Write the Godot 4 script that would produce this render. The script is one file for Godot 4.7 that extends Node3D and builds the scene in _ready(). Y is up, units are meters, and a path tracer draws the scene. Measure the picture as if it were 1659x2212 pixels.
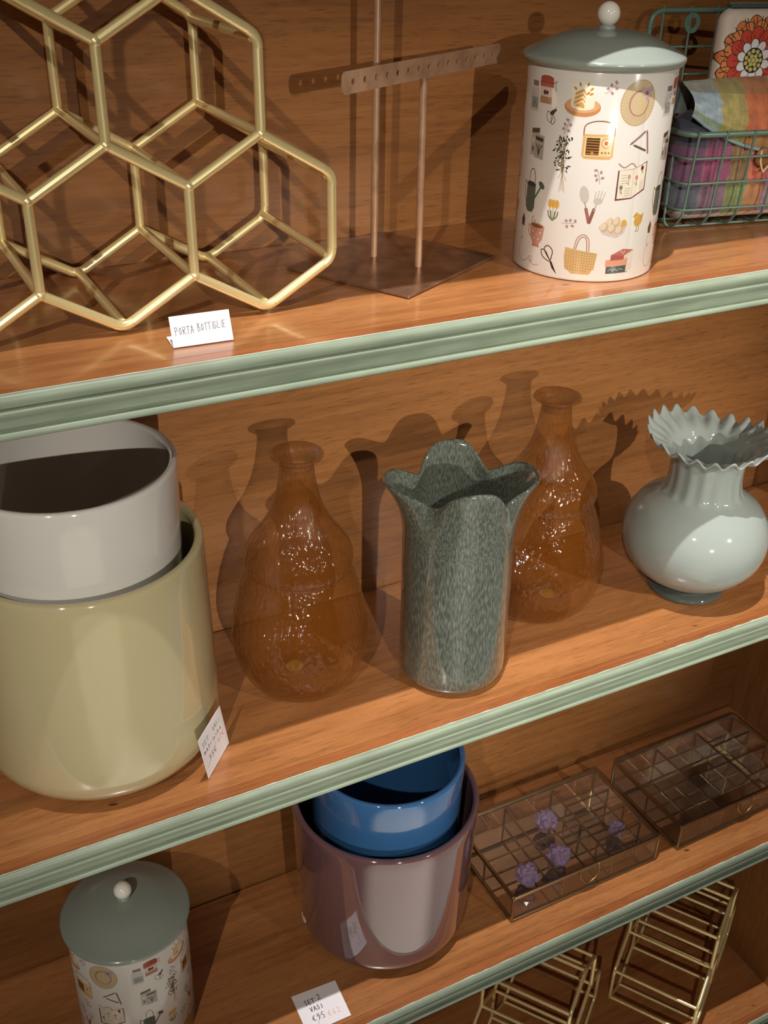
extends Node3D
# A corner of a shop: a wooden display cabinet with sage-green shelf mouldings, vases, pots, tins and racks on it.
# Units are metres, y up; x runs along the shelves, z = 0 is the front edge of the shelves, the back panel stands at z = -0.232.

const H1 := 1.3892
const H2 := 1.0
const H3 := 0.6156
const H4 := 0.202
const H0 := 1.778
const BACK := -0.232
const RIGHT := 1.057
const LEFT := -0.55
var names := {}
var M := {}
var rng := RandomNumberGenerator.new()

# ---------------------------------------------------------------- helpers: nodes
func numbered(called: String) -> String:
	names[called] = names.get(called, 0) + 1
	return called if names[called] == 1 else "%s_%03d" % [called, names[called] - 1]

func thing(called: String, label: String, category: String, at := Vector3.ZERO, turn := 0.0, group := "") -> Node3D:
	var o := Node3D.new()
	o.name = numbered(called)
	add_child(o)
	o.position = at + (Vector3(0, 0.0004, 0) if at != Vector3.ZERO else at)
	o.rotation.y = turn
	o.set_meta("label", label)
	o.set_meta("category", category)
	if group != "":
		o.set_meta("group", group)
	return o

func obj(called: String, st, m: Material, parent: Node, at := Vector3.ZERO) -> MeshInstance3D:
	var o := MeshInstance3D.new()
	o.name = called
	if st is SurfaceTool:
		st.generate_normals()
		o.mesh = st.commit()
	else:
		o.mesh = st
	o.material_override = null
	o.set_surface_override_material(0, m)
	o.position = at
	parent.add_child(o, true)
	return o

func struct(called: String, st, m: Material) -> MeshInstance3D:
	var o := obj(called, st, m, self)
	o.set_meta("kind", "structure")
	return o

# ---------------------------------------------------------------- helpers: shapes
func mb() -> SurfaceTool:
	var st := SurfaceTool.new()
	st.begin(Mesh.PRIMITIVE_TRIANGLES)
	return st

func vert(st: SurfaceTool, p: Vector3, uv := Vector2.ZERO) -> void:
	st.set_uv(uv)
	st.add_vertex(p)

# a grid of points, rows i (upwards) and columns j (around): clockwise seen from outside
func grid(st: SurfaceTool, rows: Array, us: Array = [], vs: Array = [], smooth := 0) -> void:
	st.set_smooth_group(smooth)
	var nr := rows.size()
	var nc: int = rows[0].size()
	for i in nr - 1:
		for j in nc - 1:
			var a: Vector3 = rows[i][j]
			var b: Vector3 = rows[i][j + 1]
			var c: Vector3 = rows[i + 1][j + 1]
			var d: Vector3 = rows[i + 1][j]
			var u0: float = us[j] if us else float(j) / (nc - 1)
			var u1: float = us[j + 1] if us else float(j + 1) / (nc - 1)
			var v0: float = vs[i] if vs else 1.0 - float(i) / (nr - 1)
			var v1: float = vs[i + 1] if vs else 1.0 - float(i + 1) / (nr - 1)
			if a.distance_squared_to(b) > 1e-14:
				vert(st, a, Vector2(u0, v0)); vert(st, b, Vector2(u1, v0)); vert(st, c, Vector2(u1, v1))
			if c.distance_squared_to(d) > 1e-14:
				vert(st, a, Vector2(u0, v0)); vert(st, c, Vector2(u1, v1)); vert(st, d, Vector2(u0, v1))

# surface of revolution; prof = Vector2(radius, height) from the bottom outside up; repeated points make a crease
func lathe(st: SurfaceTool, prof: Array, seg := 64, at := Vector3.ZERO) -> void:
	var length := 0.0
	var part := [prof[0]]
	var total := 0.0
	for i in prof.size() - 1:
		total += prof[i].distance_to(prof[i + 1])
	var vs := [1.0]
	var group := 1
	for i in range(1, prof.size() + 1):
		if i == prof.size() or prof[i].distance_to(prof[i - 1]) < 1e-6:
			var rows := []
			for q in part:
				var row := PackedVector3Array()
				for j in seg + 1:
					var a := TAU * (j % seg) / seg
					row.append(at + Vector3(q.x * cos(a), q.y, q.x * sin(a)))
				rows.append(row)
			if rows.size() > 1:
				grid(st, rows, [], vs, group)
			group += 1
			if i < prof.size():
				part = [prof[i]]
				vs = [1.0 - length / total]
			continue
		length += prof[i].distance_to(prof[i - 1])
		part.append(prof[i])
		vs.append(1.0 - length / total)

# a smooth curve through the control points (Catmull-Rom)
func spline(ctrl: Array, per := 6) -> Array:
	var out := []
	var n := ctrl.size()
	for i in n - 1:
		var p0: Vector2 = ctrl[maxi(i - 1, 0)]
		var p1: Vector2 = ctrl[i]
		var p2: Vector2 = ctrl[i + 1]
		var p3: Vector2 = ctrl[mini(i + 2, n - 1)]
		for k in per:
			out.append(p1.cubic_interpolate(p2, p0, p3, float(k) / per))
	out.append(ctrl[n - 1])
	return out

func tube(st: SurfaceTool, path: Array, r: float, sides := 8, closed := false, cap := true) -> void:
	var n := path.size()
	var rows := []
	var u := Vector3.ZERO
	for i in (n + 1 if closed else n):
		var p: Vector3 = path[i % n]
		var prev: Vector3 = path[(i - 1 + n) % n] if closed or i > 0 else p
		var next: Vector3 = path[(i + 1) % n] if closed or i < n - 1 else p
		var t := (next - p).normalized() + (p - prev).normalized()
		t = t.normalized()
		if u == Vector3.ZERO:
			u = t.cross(Vector3(0.31, 0.9, 0.17)).normalized()
		u = (u - t * u.dot(t)).normalized()
		var v := u.cross(t)
		var stretch := 1.0 / maxf(0.5, t.dot((next - p).normalized() if next != p else (p - prev).normalized()))
		var row := PackedVector3Array()
		for j in sides + 1:
			var a := TAU * (j % sides) / sides
			row.append(p + (u * cos(a) + v * sin(a)) * r * (stretch if stretch < 1.2 else 1.2))
		rows.append(row)
	grid(st, rows, [], [], 1)
	if not closed and cap:
		st.set_smooth_group(2)
		for e in [0, n - 1]:
			for j in sides:
				if e == 0:
					vert(st, path[0]); vert(st, rows[0][j + 1]); vert(st, rows[0][j])
				else:
					vert(st, path[n - 1]); vert(st, rows[n - 1][j]); vert(st, rows[n - 1][j + 1])

# rounded corner path
func bent(points: Array, r: float, closed := false, steps := 5) -> Array:
	var out := []
	var n := points.size()
	for i in n:
		var p: Vector3 = points[i]
		if not closed and (i == 0 or i == n - 1):
			out.append(p)
			continue
		var a: Vector3 = points[(i - 1 + n) % n] - p
		var b: Vector3 = points[(i + 1) % n] - p
		var d := minf(r, minf(a.length(), b.length()) * 0.45)
		var s := p + a.normalized() * d
		var e := p + b.normalized() * d
		for k in steps + 1:
			var t := float(k) / steps
			out.append(s.lerp(p, t).lerp(p.lerp(e, t), t))
	return out

# a flat face turned away from a point inside the body
func face(st: SurfaceTool, pts: Array, inside: Vector3, uvs: Array = []) -> void:
	var nrm: Vector3 = (pts[1] - pts[0]).cross(pts[2] - pts[0])
	var turn := nrm.dot(pts[0] - inside) > 0.0
	st.set_smooth_group(-1)
	for k in range(1, pts.size() - 1):
		var order := [0, k + 1, k] if turn else [0, k, k + 1]
		for o in order:
			vert(st, pts[o], uvs[o] if uvs else Vector2.ZERO)

# a box with chamfered edges
func box(st: SurfaceTool, c: Vector3, s: Vector3, b := 0.0, basis := Basis()) -> void:
	var h := s / 2
	var q := func(v: Vector3) -> Vector3: return c + basis * v
	var m := h - Vector3(b, b, b)
	for ax in 3:
		for sg in [-1.0, 1.0]:
			var pts := []
			for k in [[-1, -1], [1, -1], [1, 1], [-1, 1]]:
				var v := Vector3.ZERO
				v[ax] = sg * h[ax]
				v[(ax + 1) % 3] = k[0] * m[(ax + 1) % 3]
				v[(ax + 2) % 3] = k[1] * m[(ax + 2) % 3]
				pts.append(q.call(v))
			var un: Vector3 = s
			face(st, pts, c, [Vector2(0, un[(ax + 2) % 3]), Vector2(un[(ax + 1) % 3], un[(ax + 2) % 3]), Vector2(un[(ax + 1) % 3], 0), Vector2(0, 0)])
	if b <= 0.0:
		return
	for ax in 3:
		for k in [[-1, -1], [1, -1], [1, 1], [-1, 1]]:
			var a1 := (ax + 1) % 3
			var a2 := (ax + 2) % 3
			var pts := []
			for e in [[-1, 0], [1, 0], [1, 1], [-1, 1]]:
				var v := Vector3.ZERO
				v[ax] = e[0] * m[ax]
				v[a1] = k[0] * (h[a1] if e[1] == 0 else m[a1])
				v[a2] = k[1] * (m[a2] if e[1] == 0 else h[a2])
				pts.append(q.call(v))
			face(st, pts, c)
	for sx in [-1, 1]:
		for sy in [-1, 1]:
			for sz in [-1, 1]:
				face(st, [q.call(Vector3(sx * h.x, sy * m.y, sz * m.z)), q.call(Vector3(sx * m.x, sy * h.y, sz * m.z)), q.call(Vector3(sx * m.x, sy * m.y, sz * h.z))], c)

func bar(st: SurfaceTool, a: Vector3, b: Vector3, w: float, h: float, chamfer := 0.0, up := Vector3.UP) -> void:
	var x := (b - a).normalized()
	var z := x.cross(up).normalized()
	var y := z.cross(x)
	box(st, (a + b) / 2, Vector3((b - a).length(), h, w), chamfer, Basis(x, y, z))

# ---------------------------------------------------------------- helpers: pictures on things
class Canvas:
	var im: Image
	var k: float      # pixels for each millimetre
	var wrap := false
	func _init(w: int, h: int, per_mm: float, paper: Color) -> void:
		im = Image.create_empty(w, h, false, Image.FORMAT_RGBA8)
		im.fill(paper)
		k = per_mm
	func dot(x: int, y: int, c: Color) -> void:
		if wrap:
			x = posmod(x, im.get_width())
		if x < 0 or y < 0 or x >= im.get_width() or y >= im.get_height():
			return
		if c.a < 1.0:
			im.set_pixel(x, y, im.get_pixel(x, y).lerp(Color(c, 1.0), c.a))
		else:
			im.set_pixel(x, y, c)
	func ell(c: Vector2, r: Vector2, col: Color, turn := 0.0) -> void:
		var m := maxf(r.x, r.y) * k
		var o := c * k
		var cs := cos(turn)
		var sn := sin(turn)
		for y in range(int(o.y - m) - 1, int(o.y + m) + 2):
			for x in range(int(o.x - m) - 1, int(o.x + m) + 2):
				var d := Vector2(x, y) - o
				var e := Vector2(d.x * cs + d.y * sn, d.y * cs - d.x * sn) / (r * k)
				if e.length_squared() <= 1.0:
					dot(x, y, col)
	func poly(pts: Array, col: Color) -> void:
		var p := PackedVector2Array()
		var lo := Vector2(1e9, 1e9)
		var hi := -lo
		for q in pts:
			p.append(q * k)
			lo = lo.min(q * k)
			hi = hi.max(q * k)
		for y in range(int(lo.y), int(hi.y) + 2):
			for x in range(int(lo.x), int(hi.x) + 2):
				if Geometry2D.is_point_in_polygon(Vector2(x, y), p):
					dot(x, y, col)
	func line(pts: Array, w: float, col: Color) -> void:
		var r := maxf(w * k / 2, 0.6)
		for i in pts.size() - 1:
			var a: Vector2 = pts[i] * k
			var b: Vector2 = pts[i + 1] * k
			var lo := a.min(b) - Vector2(r, r)
			var hi := a.max(b) + Vector2(r, r)
			for y in range(int(lo.y), int(hi.y) + 2):
				for x in range(int(lo.x), int(hi.x) + 2):
					var q := Vector2(x, y)
					var d := q.distance_to(Geometry2D.get_closest_point_to_segment(q, a, b))
					if d < r:
						dot(x, y, col)
	func curve(pts: Array, w: float, col: Color) -> void:
		var out := []
		for i in pts.size() - 1:
			for s in 6:
				out.append(pts[i].cubic_interpolate(pts[i + 1], pts[maxi(i - 1, 0)], pts[mini(i + 2, pts.size() - 1)], s / 6.0))
		out.append(pts[-1])
		line(out, w, col)
	func texture() -> ImageTexture:
		return ImageTexture.create_from_image(im)

func C(r: int, g: int, b: int, a := 1.0) -> Color:
	return Color(r / 255.0, g / 255.0, b / 255.0, a)

# handwriting: each letter a few strokes in a box one unit wide and high
const PEN := {
	"P": [[0.15, 1.0, 0.1, 0.0, 0.7, 0.05, 0.75, 0.4, 0.1, 0.5]], "O": [[0.5, 0.1, 0.1, 0.5, 0.4, 0.95, 0.85, 0.6, 0.5, 0.1]], "R": [[0.15, 1.0, 0.1, 0.05, 0.75, 0.1, 0.7, 0.45, 0.2, 0.5, 0.9, 1.0]],
	"T": [[0.0, 0.1, 1.0, 0.05], [0.5, 0.1, 0.45, 1.0]], "A": [[0.05, 1.0, 0.5, 0.0, 0.9, 1.0], [0.2, 0.65, 0.8, 0.62]], "B": [[0.15, 1.0, 0.12, 0.0, 0.7, 0.1, 0.2, 0.45, 0.8, 0.6, 0.75, 0.95, 0.15, 1.0]],
	"I": [[0.5, 0.05, 0.48, 1.0]], "G": [[0.8, 0.15, 0.3, 0.1, 0.1, 0.6, 0.4, 1.0, 0.85, 0.8, 0.85, 0.55, 0.5, 0.55]], "L": [[0.2, 0.0, 0.2, 0.95, 0.9, 0.95]], "E": [[0.8, 0.05, 0.2, 0.05, 0.15, 0.95, 0.85, 0.95], [0.2, 0.5, 0.7, 0.48]],
	"S": [[0.8, 0.1, 0.35, 0.05, 0.2, 0.35, 0.75, 0.6, 0.6, 0.95, 0.1, 0.95]], "V": [[0.1, 0.05, 0.4, 1.0, 0.85, 0.0]], "m": [[0.05, 0.9, 0.1, 0.45, 0.3, 0.4, 0.4, 0.9, 0.5, 0.45, 0.75, 0.42, 0.85, 0.9]], "a": [[0.8, 0.5, 0.3, 0.45, 0.2, 0.85, 0.6, 0.9, 0.8, 0.5, 0.85, 0.95]],
	"t": [[0.5, 0.1, 0.45, 0.9, 0.75, 0.9], [0.2, 0.4, 0.8, 0.38]], "r": [[0.3, 0.95, 0.3, 0.45, 0.4, 0.55, 0.75, 0.42]], "i": [[0.5, 0.45, 0.5, 0.95], [0.5, 0.2, 0.52, 0.24]], "o": [[0.5, 0.42, 0.2, 0.7, 0.5, 0.95, 0.8, 0.7, 0.5, 0.42]], "s": [[0.75, 0.45, 0.35, 0.45, 0.65, 0.75, 0.25, 0.95]],
	"k": [[0.25, 0.05, 0.25, 0.95], [0.75, 0.4, 0.3, 0.7, 0.8, 0.95]], "9": [[0.75, 0.35, 0.3, 0.4, 0.3, 0.05, 0.75, 0.05, 0.7, 0.6, 0.4, 1.0]], "5": [[0.8, 0.05, 0.3, 0.05, 0.3, 0.45, 0.75, 0.5, 0.7, 0.95, 0.15, 0.95]], "6": [[0.7, 0.05, 0.3, 0.4, 0.25, 0.85, 0.65, 0.95, 0.75, 0.6, 0.3, 0.6]], "2": [[0.2, 0.25, 0.5, 0.02, 0.8, 0.3, 0.2, 0.95, 0.85, 0.95]],
	"€": [[0.85, 0.15, 0.45, 0.1, 0.25, 0.5, 0.5, 0.95, 0.85, 0.85], [0.05, 0.4, 0.6, 0.4], [0.05, 0.6, 0.55, 0.6]],
}
func write(cv: Canvas, words: String, at: Vector2, h: float, w: float, pen: float, col: Color, slope := 0.0) -> void:
	var x := 0.0
	for ch in words:
		if PEN.has(ch):
			for s in PEN[ch]:
				var pts := []
				for i in range(0, s.size(), 2):
					pts.append(at + Vector2(x + s[i] * w * 0.85, s[i + 1] * h + (x + s[i] * w) * slope))
				cv.line(pts, pen, col)
		x += w * (0.6 if ch in "Ii" else 1.0)

# ---------------------------------------------------------------- materials
func mat(c: Color, rough: float, metal := 0.0, spec := 0.5) -> StandardMaterial3D:
	var m := StandardMaterial3D.new()
	m.albedo_color = c
	m.roughness = rough
	m.metallic = metal
	m.metallic_specular = spec
	return m

func noise(freq: float, s: int, octaves := 3, kind := FastNoiseLite.TYPE_SIMPLEX_SMOOTH) -> FastNoiseLite:
	var n := FastNoiseLite.new()
	n.noise_type = kind
	n.frequency = freq
	n.seed = s
	n.fractal_octaves = octaves
	return n

func noise_bytes(w: int, h: int, nw: int, nh: int, freq: float, s: int, octaves := 3) -> PackedByteArray:
	var im := noise(freq, s, octaves).get_seamless_image(nw, nh)
	im.convert(Image.FORMAT_L8)
	if nw != w or nh != h:
		im.resize(w, h, Image.INTERPOLATE_CUBIC)
	return im.get_data()

# wood: long grain along u, fine dark pores, broad tone changes
func wood(w: int, h: int, s: int, dark: Color, mid: Color, light: Color, pores: float, spots: Array = []) -> ImageTexture:
	var broad := noise_bytes(w, h, 64, 128, 0.035, s, 3)
	var grain := noise_bytes(w, h, 96, h, 0.05, s + 1, 4)
	var fine := noise_bytes(w, h, w / 12, h, 0.16, s + 2, 2)
	var hair := noise_bytes(w, h, w / 16, h, 0.3, s + 3, 2)
	var out := PackedByteArray()
	out.resize(w * h * 3)
	for i in w * h:
		var t := (broad[i] * 0.42 + grain[i] * 0.4 + fine[i] * 0.18) / 255.0
		t = clampf((t - 0.5) * 1.9 + 0.5, 0.0, 1.0)
		var c := dark.lerp(mid, t * 2.0) if t < 0.5 else mid.lerp(light, t * 2.0 - 1.0)
		var p := clampf((hair[i] / 255.0 - 0.66) * 5.0, 0.0, 1.0) * pores
		out[i * 3] = int(c.r8 * (1.0 - p))
		out[i * 3 + 1] = int(c.g8 * (1.0 - p))
		out[i * 3 + 2] = int(c.b8 * (1.0 - p))
	var im := Image.create_from_data(w, h, false, Image.FORMAT_RGB8, out)
	im.convert(Image.FORMAT_RGBA8)
	for q in spots:       # cracks and knots: [x, y, half length, half width, slant] in shares of the picture
		var o := Vector2(q[0] * w, q[1] * h)
		for y in range(int(o.y - q[2]), int(o.y + q[2]) + 1):
			for x in range(int(o.x - q[2]), int(o.x + q[2]) + 1):
				var d := Vector2(x, y) - o
				d = d.rotated(-q[4])
				var e := Vector2(d.x / q[2], d.y / q[3]).length()
				if e < 1.0 and x >= 0 and y >= 0 and x < w and y < h:
					im.set_pixel(x, y, im.get_pixel(x, y).lerp(C(52, 27, 12), (1.0 - e * e) * 0.85))
	return ImageTexture.create_from_image(im)

func ramp_noise(size: int, freq: float, s: int, stops: Array, octaves := 4) -> NoiseTexture2D:
	var t := NoiseTexture2D.new()
	t.width = size
	t.height = size
	t.seamless = true
	t.noise = noise(freq, s, octaves)
	var g := Gradient.new()
	g.offsets = PackedFloat32Array(stops.map(func(q): return q[0]))
	g.colors = PackedColorArray(stops.map(func(q): return q[1]))
	t.color_ramp = g
	return t

func plain_noise(size: int, freq: float, s: int, octaves := 3, kind := FastNoiseLite.TYPE_SIMPLEX_SMOOTH) -> NoiseTexture2D:
	var t := NoiseTexture2D.new()
	t.width = size
	t.height = size
	t.seamless = true
	t.noise = noise(freq, s, octaves, kind)
	return t

func materials() -> void:
	M.board = mat(Color.WHITE, 0.34, 0.0, 0.5)
	M.board.albedo_texture = wood(2048, 512, 11, C(146, 92, 50), C(168, 110, 63), C(182, 122, 72), 0.2, [[0.345, 0.8, 9, 4, 0.3], [0.36, 0.93, 5, 3, 1.2], [0.72, 0.95, 12, 2, 1.1], [0.86, 0.9, 14, 2, 0.9], [0.9, 0.86, 9, 2, 0.2]])
	M.board.clearcoat_enabled = true
	M.board.clearcoat = 0.7
	M.board.clearcoat_roughness = 0.13
	M.panel = mat(Color.WHITE, 0.4, 0.0, 0.5)
	M.panel.albedo_texture = wood(2048, 1024, 31, C(122, 78, 40), C(141, 92, 49), C(153, 102, 57), 0.2)
	M.panel.clearcoat_enabled = true
	M.panel.clearcoat = 0.45
	M.panel.clearcoat_roughness = 0.2
	M.lipping = mat(C(176, 110, 66), 0.35)
	M.lipping.albedo_texture = M.board.albedo_texture
	M.lipping.albedo_color = C(236, 220, 216)
	M.lipping.clearcoat_enabled = true
	M.lipping.clearcoat = 0.6
	M.lipping.clearcoat_roughness = 0.16
	M.sage = mat(Color.WHITE, 0.42)
	M.sage.albedo_texture = ramp_noise(512, 0.02, 5, [[0.0, C(118, 129, 110)], [0.45, C(132, 144, 124)], [0.7, C(138, 150, 130)], [1.0, C(150, 160, 141)]], 5)
	M.sage.uv1_triplanar = true
	M.sage.uv1_world_triplanar = true
	M.sage.uv1_scale = Vector3(1.2, 9, 9)
	M.chip = mat(C(196, 200, 184), 0.6)
	M.brass = mat(C(196, 170, 112), 0.3, 1.0)
	M.rack = mat(C(250, 228, 166), 0.3, 0.55)
	M.copper = mat(C(255, 255, 255), 0.3, 0.45)
	M.copper.albedo_texture = ramp_noise(256, 0.03, 8, [[0.0, C(170, 132, 104)], [0.5, C(196, 156, 124)], [1.0, C(208, 170, 138)]], 4)
	M.copper.uv1_triplanar = true
	M.copper.uv1_scale = Vector3(6, 6, 6)
	M.plate = mat(Color.WHITE, 0.3, 0.7)
	M.plate.albedo_texture = ramp_noise(512, 0.012, 9, [[0.0, C(112, 84, 66)], [0.4, C(140, 106, 84)], [0.6, C(150, 116, 92)], [1.0, C(170, 132, 106)]], 4)
	M.plate.uv1_triplanar = true
	M.plate.uv1_scale = Vector3(5, 5, 5)
	M.lid = mat(C(138, 146, 137), 0.16, 0.0, 0.5)
	M.knob = mat(C(232, 226, 214), 0.12, 0.0, 0.5)
	M.tin_inside = mat(C(190, 186, 180), 0.4)
	M.grey_glaze = mat(C(200, 196, 188), 0.07, 0.0, 0.62)
	M.olive_glaze = mat(C(180, 168, 130), 0.07, 0.0, 0.62)
	M.purple_glaze = mat(C(100, 72, 74), 0.06, 0.0, 0.66)
	M.blue_glaze = mat(C(52, 94, 140), 0.06, 0.0, 0.66)
	for q in [M.grey_glaze, M.olive_glaze, M.purple_glaze, M.blue_glaze]:
		q.clearcoat_enabled = true
		q.clearcoat = 1.0
		q.clearcoat_roughness = 0.03
	M.paper = mat(C(240, 234, 236), 0.85)
	M.sticker = mat(C(236, 232, 230), 0.6)
	M.gold_sticker = mat(C(160, 118, 30), 0.6)
	M.amber = mat(C(118, 64, 12, 0.38), 0.05, 0.0, 0.55)
	M.amber.transparency = BaseMaterial3D.TRANSPARENCY_ALPHA
	M.amber.heightmap_enabled = true
	M.amber.heightmap_texture = plain_noise(512, 0.022, 21, 2)
	M.amber.heightmap_scale = 0.10
	M.amber.uv1_scale = Vector3(4.2, 2.4, 1)
	M.moss = mat(Color(1, 1, 1, 0.62), 0.08, 0.0, 0.6)
	M.moss.albedo_texture = ramp_noise(1024, 0.028, 14, [[0.0, C(72, 80, 72)], [0.36, C(92, 99, 89)], [0.5, C(104, 111, 100)], [0.64, C(116, 122, 111)], [1.0, C(146, 148, 138)]], 6)
	M.moss.refraction_enabled = true
	M.moss.refraction_scale = 0.04
	M.moss.uv1_scale = Vector3(5, 1.7, 1)
	M.moss.clearcoat_enabled = true
	M.moss.clearcoat = 1.0
	M.moss.clearcoat_roughness = 0.03
	M.opal = mat(C(150, 158, 152, 0.9), 0.07, 0.0, 0.6)
	M.opal.refraction_enabled = true
	M.opal.refraction_scale = 0.04
	M.smoke = mat(C(120, 128, 122, 0.35), 0.05, 0.0, 0.6)
	M.smoke.refraction_enabled = true
	M.smoke.refraction_scale = 0.045
	M.pane = mat(C(200, 210, 204, 0.01), 0.02, 0.0, 0.5)
	M.pane.transparency = BaseMaterial3D.TRANSPARENCY_ALPHA
	M.mirror = mat(C(196, 186, 170), 0.03, 1.0)
	M.came = mat(C(150, 130, 100), 0.2, 0.9)
	M.amethyst = mat(C(150, 130, 166), 0.12, 0.0, 0.6)
	M.amethyst.vertex_color_use_as_albedo = false
	M.geode = mat(C(132, 104, 120), 0.6)
	M.wire = mat(C(92, 118, 104), 0.35)
	M.zip = mat(C(70, 92, 84), 0.6)
	M.teeth = mat(C(188, 188, 180), 0.35, 0.6)
	M.wooden_button = mat(C(122, 78, 42), 0.5)
	M.wall = mat(C(196, 192, 184), 0.9)
	M.floor = mat(C(222, 217, 208), 0.4)
	M.ceiling = mat(C(214, 212, 208), 0.9)
	M.black_metal = mat(C(40, 40, 42), 0.4, 0.6)
	M.glow = mat(C(255, 244, 226), 0.5)
	M.glow.emission_enabled = true
	M.glow.emission = C(255, 240, 215)
	M.glow.emission_energy_multiplier = 4.0

# ---------------------------------------------------------------- lamps
func spot_lamp(at: Vector3, aim: Vector3, energy: float, angle: float, col: Color, size: float, edge: float, label: String) -> void:
	var t := thing("track_spotlight", label, "lamp", at, 0.0, "ceiling spotlights")
	var d := (aim - at).normalized()
	var x := d.cross(Vector3(0.02, 0.05, 1)).normalized()
	var basis := Basis(x, -d, x.cross(-d))
	var can := mb()
	lathe(can, [Vector2(0.0, 0.11), Vector2(0.034, 0.11), Vector2(0.034, 0.11), Vector2(0.036, 0.0), Vector2(0.036, 0.0), Vector2(0.033, 0.0), Vector2(0.033, 0.0), Vector2(0.031, 0.09)].map(func(q): return Vector2(q.x, q.y)), 24)
	var o := obj("housing", can, M.black_metal, t)
	o.basis = basis
	var stem := mb()
	tube(stem, [Vector3(0, 0.05, 0), Vector3(0, 3.2 - at.y, 0)], 0.006, 8)
	obj("stem", stem, M.black_metal, t)
	var bulb := mb()
	lathe(bulb, [Vector2(0.0001, 0.02), Vector2(0.029, 0.025), Vector2(0.029, 0.025), Vector2(0.029, 0.03), Vector2(0.0001, 0.03)], 20)
	var g := obj("bulb", bulb, M.glow, t)
	g.basis = basis
	var l := SpotLight3D.new()
	l.name = "beam"
	t.add_child(l)
	l.basis = basis * Basis(Vector3.RIGHT, -PI / 2)
	l.position = d * 0.004
	l.light_energy = energy
	l.light_color = col
	l.light_size = size
	l.spot_range = 12.0
	l.spot_attenuation = 2.0
	l.spot_angle = angle
	l.spot_angle_attenuation = edge
	l.shadow_enabled = true

# ---------------------------------------------------------------- the room
func room() -> void:
	var st := mb()
	box(st, Vector3(0.6, -0.05, 2.3), Vector3(6.4, 0.1, 5.8))
	struct("floor", st, M.floor)
	st = mb()
	box(st, Vector3(0.6, 3.25, 2.3), Vector3(6.4, 0.1, 5.8))
	struct("ceiling", st, M.ceiling)
	for w in [["wall_back", Vector3(0.6, 1.6, -0.36), Vector3(6.4, 3.2, 0.12)], ["wall_front", Vector3(0.6, 1.6, 5.16), Vector3(6.4, 3.2, 0.12)], ["wall_left", Vector3(-2.56, 1.6, 2.4), Vector3(0.12, 3.2, 5.4)], ["wall_right", Vector3(3.76, 1.6, 2.4), Vector3(0.12, 3.2, 5.4)]]:
		st = mb()
		box(st, w[1], w[2])
		struct(w[0], st, M.wall)

# ---------------------------------------------------------------- the cabinet
func moulding_profile() -> Array:
	# (z, y) from the top front edge down; the front stands at z = 0
	var ctrl := [Vector2(-0.0045, 0.0), Vector2(-0.0018, -0.0006), Vector2(-0.0002, -0.0028), Vector2(0.0, -0.0058), Vector2(-0.0008, -0.0084)]
	var out := spline(ctrl, 4)
	out.append_array([Vector2(-0.0046, -0.0090), Vector2(-0.0046, -0.0100)])
	out.append_array(spline([Vector2(-0.0046, -0.0100), Vector2(-0.0009, -0.0108), Vector2(-0.0004, -0.0128), Vector2(-0.0016, -0.0152), Vector2(-0.0034, -0.0180), Vector2(-0.0042, -0.0212), Vector2(-0.0042, -0.0234)], 3))
	out.append_array([Vector2(-0.0064, -0.0240), Vector2(-0.0064, -0.0251)])
	out.append_array(spline([Vector2(-0.0064, -0.0251), Vector2(-0.0024, -0.0258), Vector2(-0.0012, -0.0278), Vector2(-0.0014, -0.0298), Vector2(-0.0036, -0.0312)], 3))
	out.append(Vector2(-0.0120, -0.0312))
	return out

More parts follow.
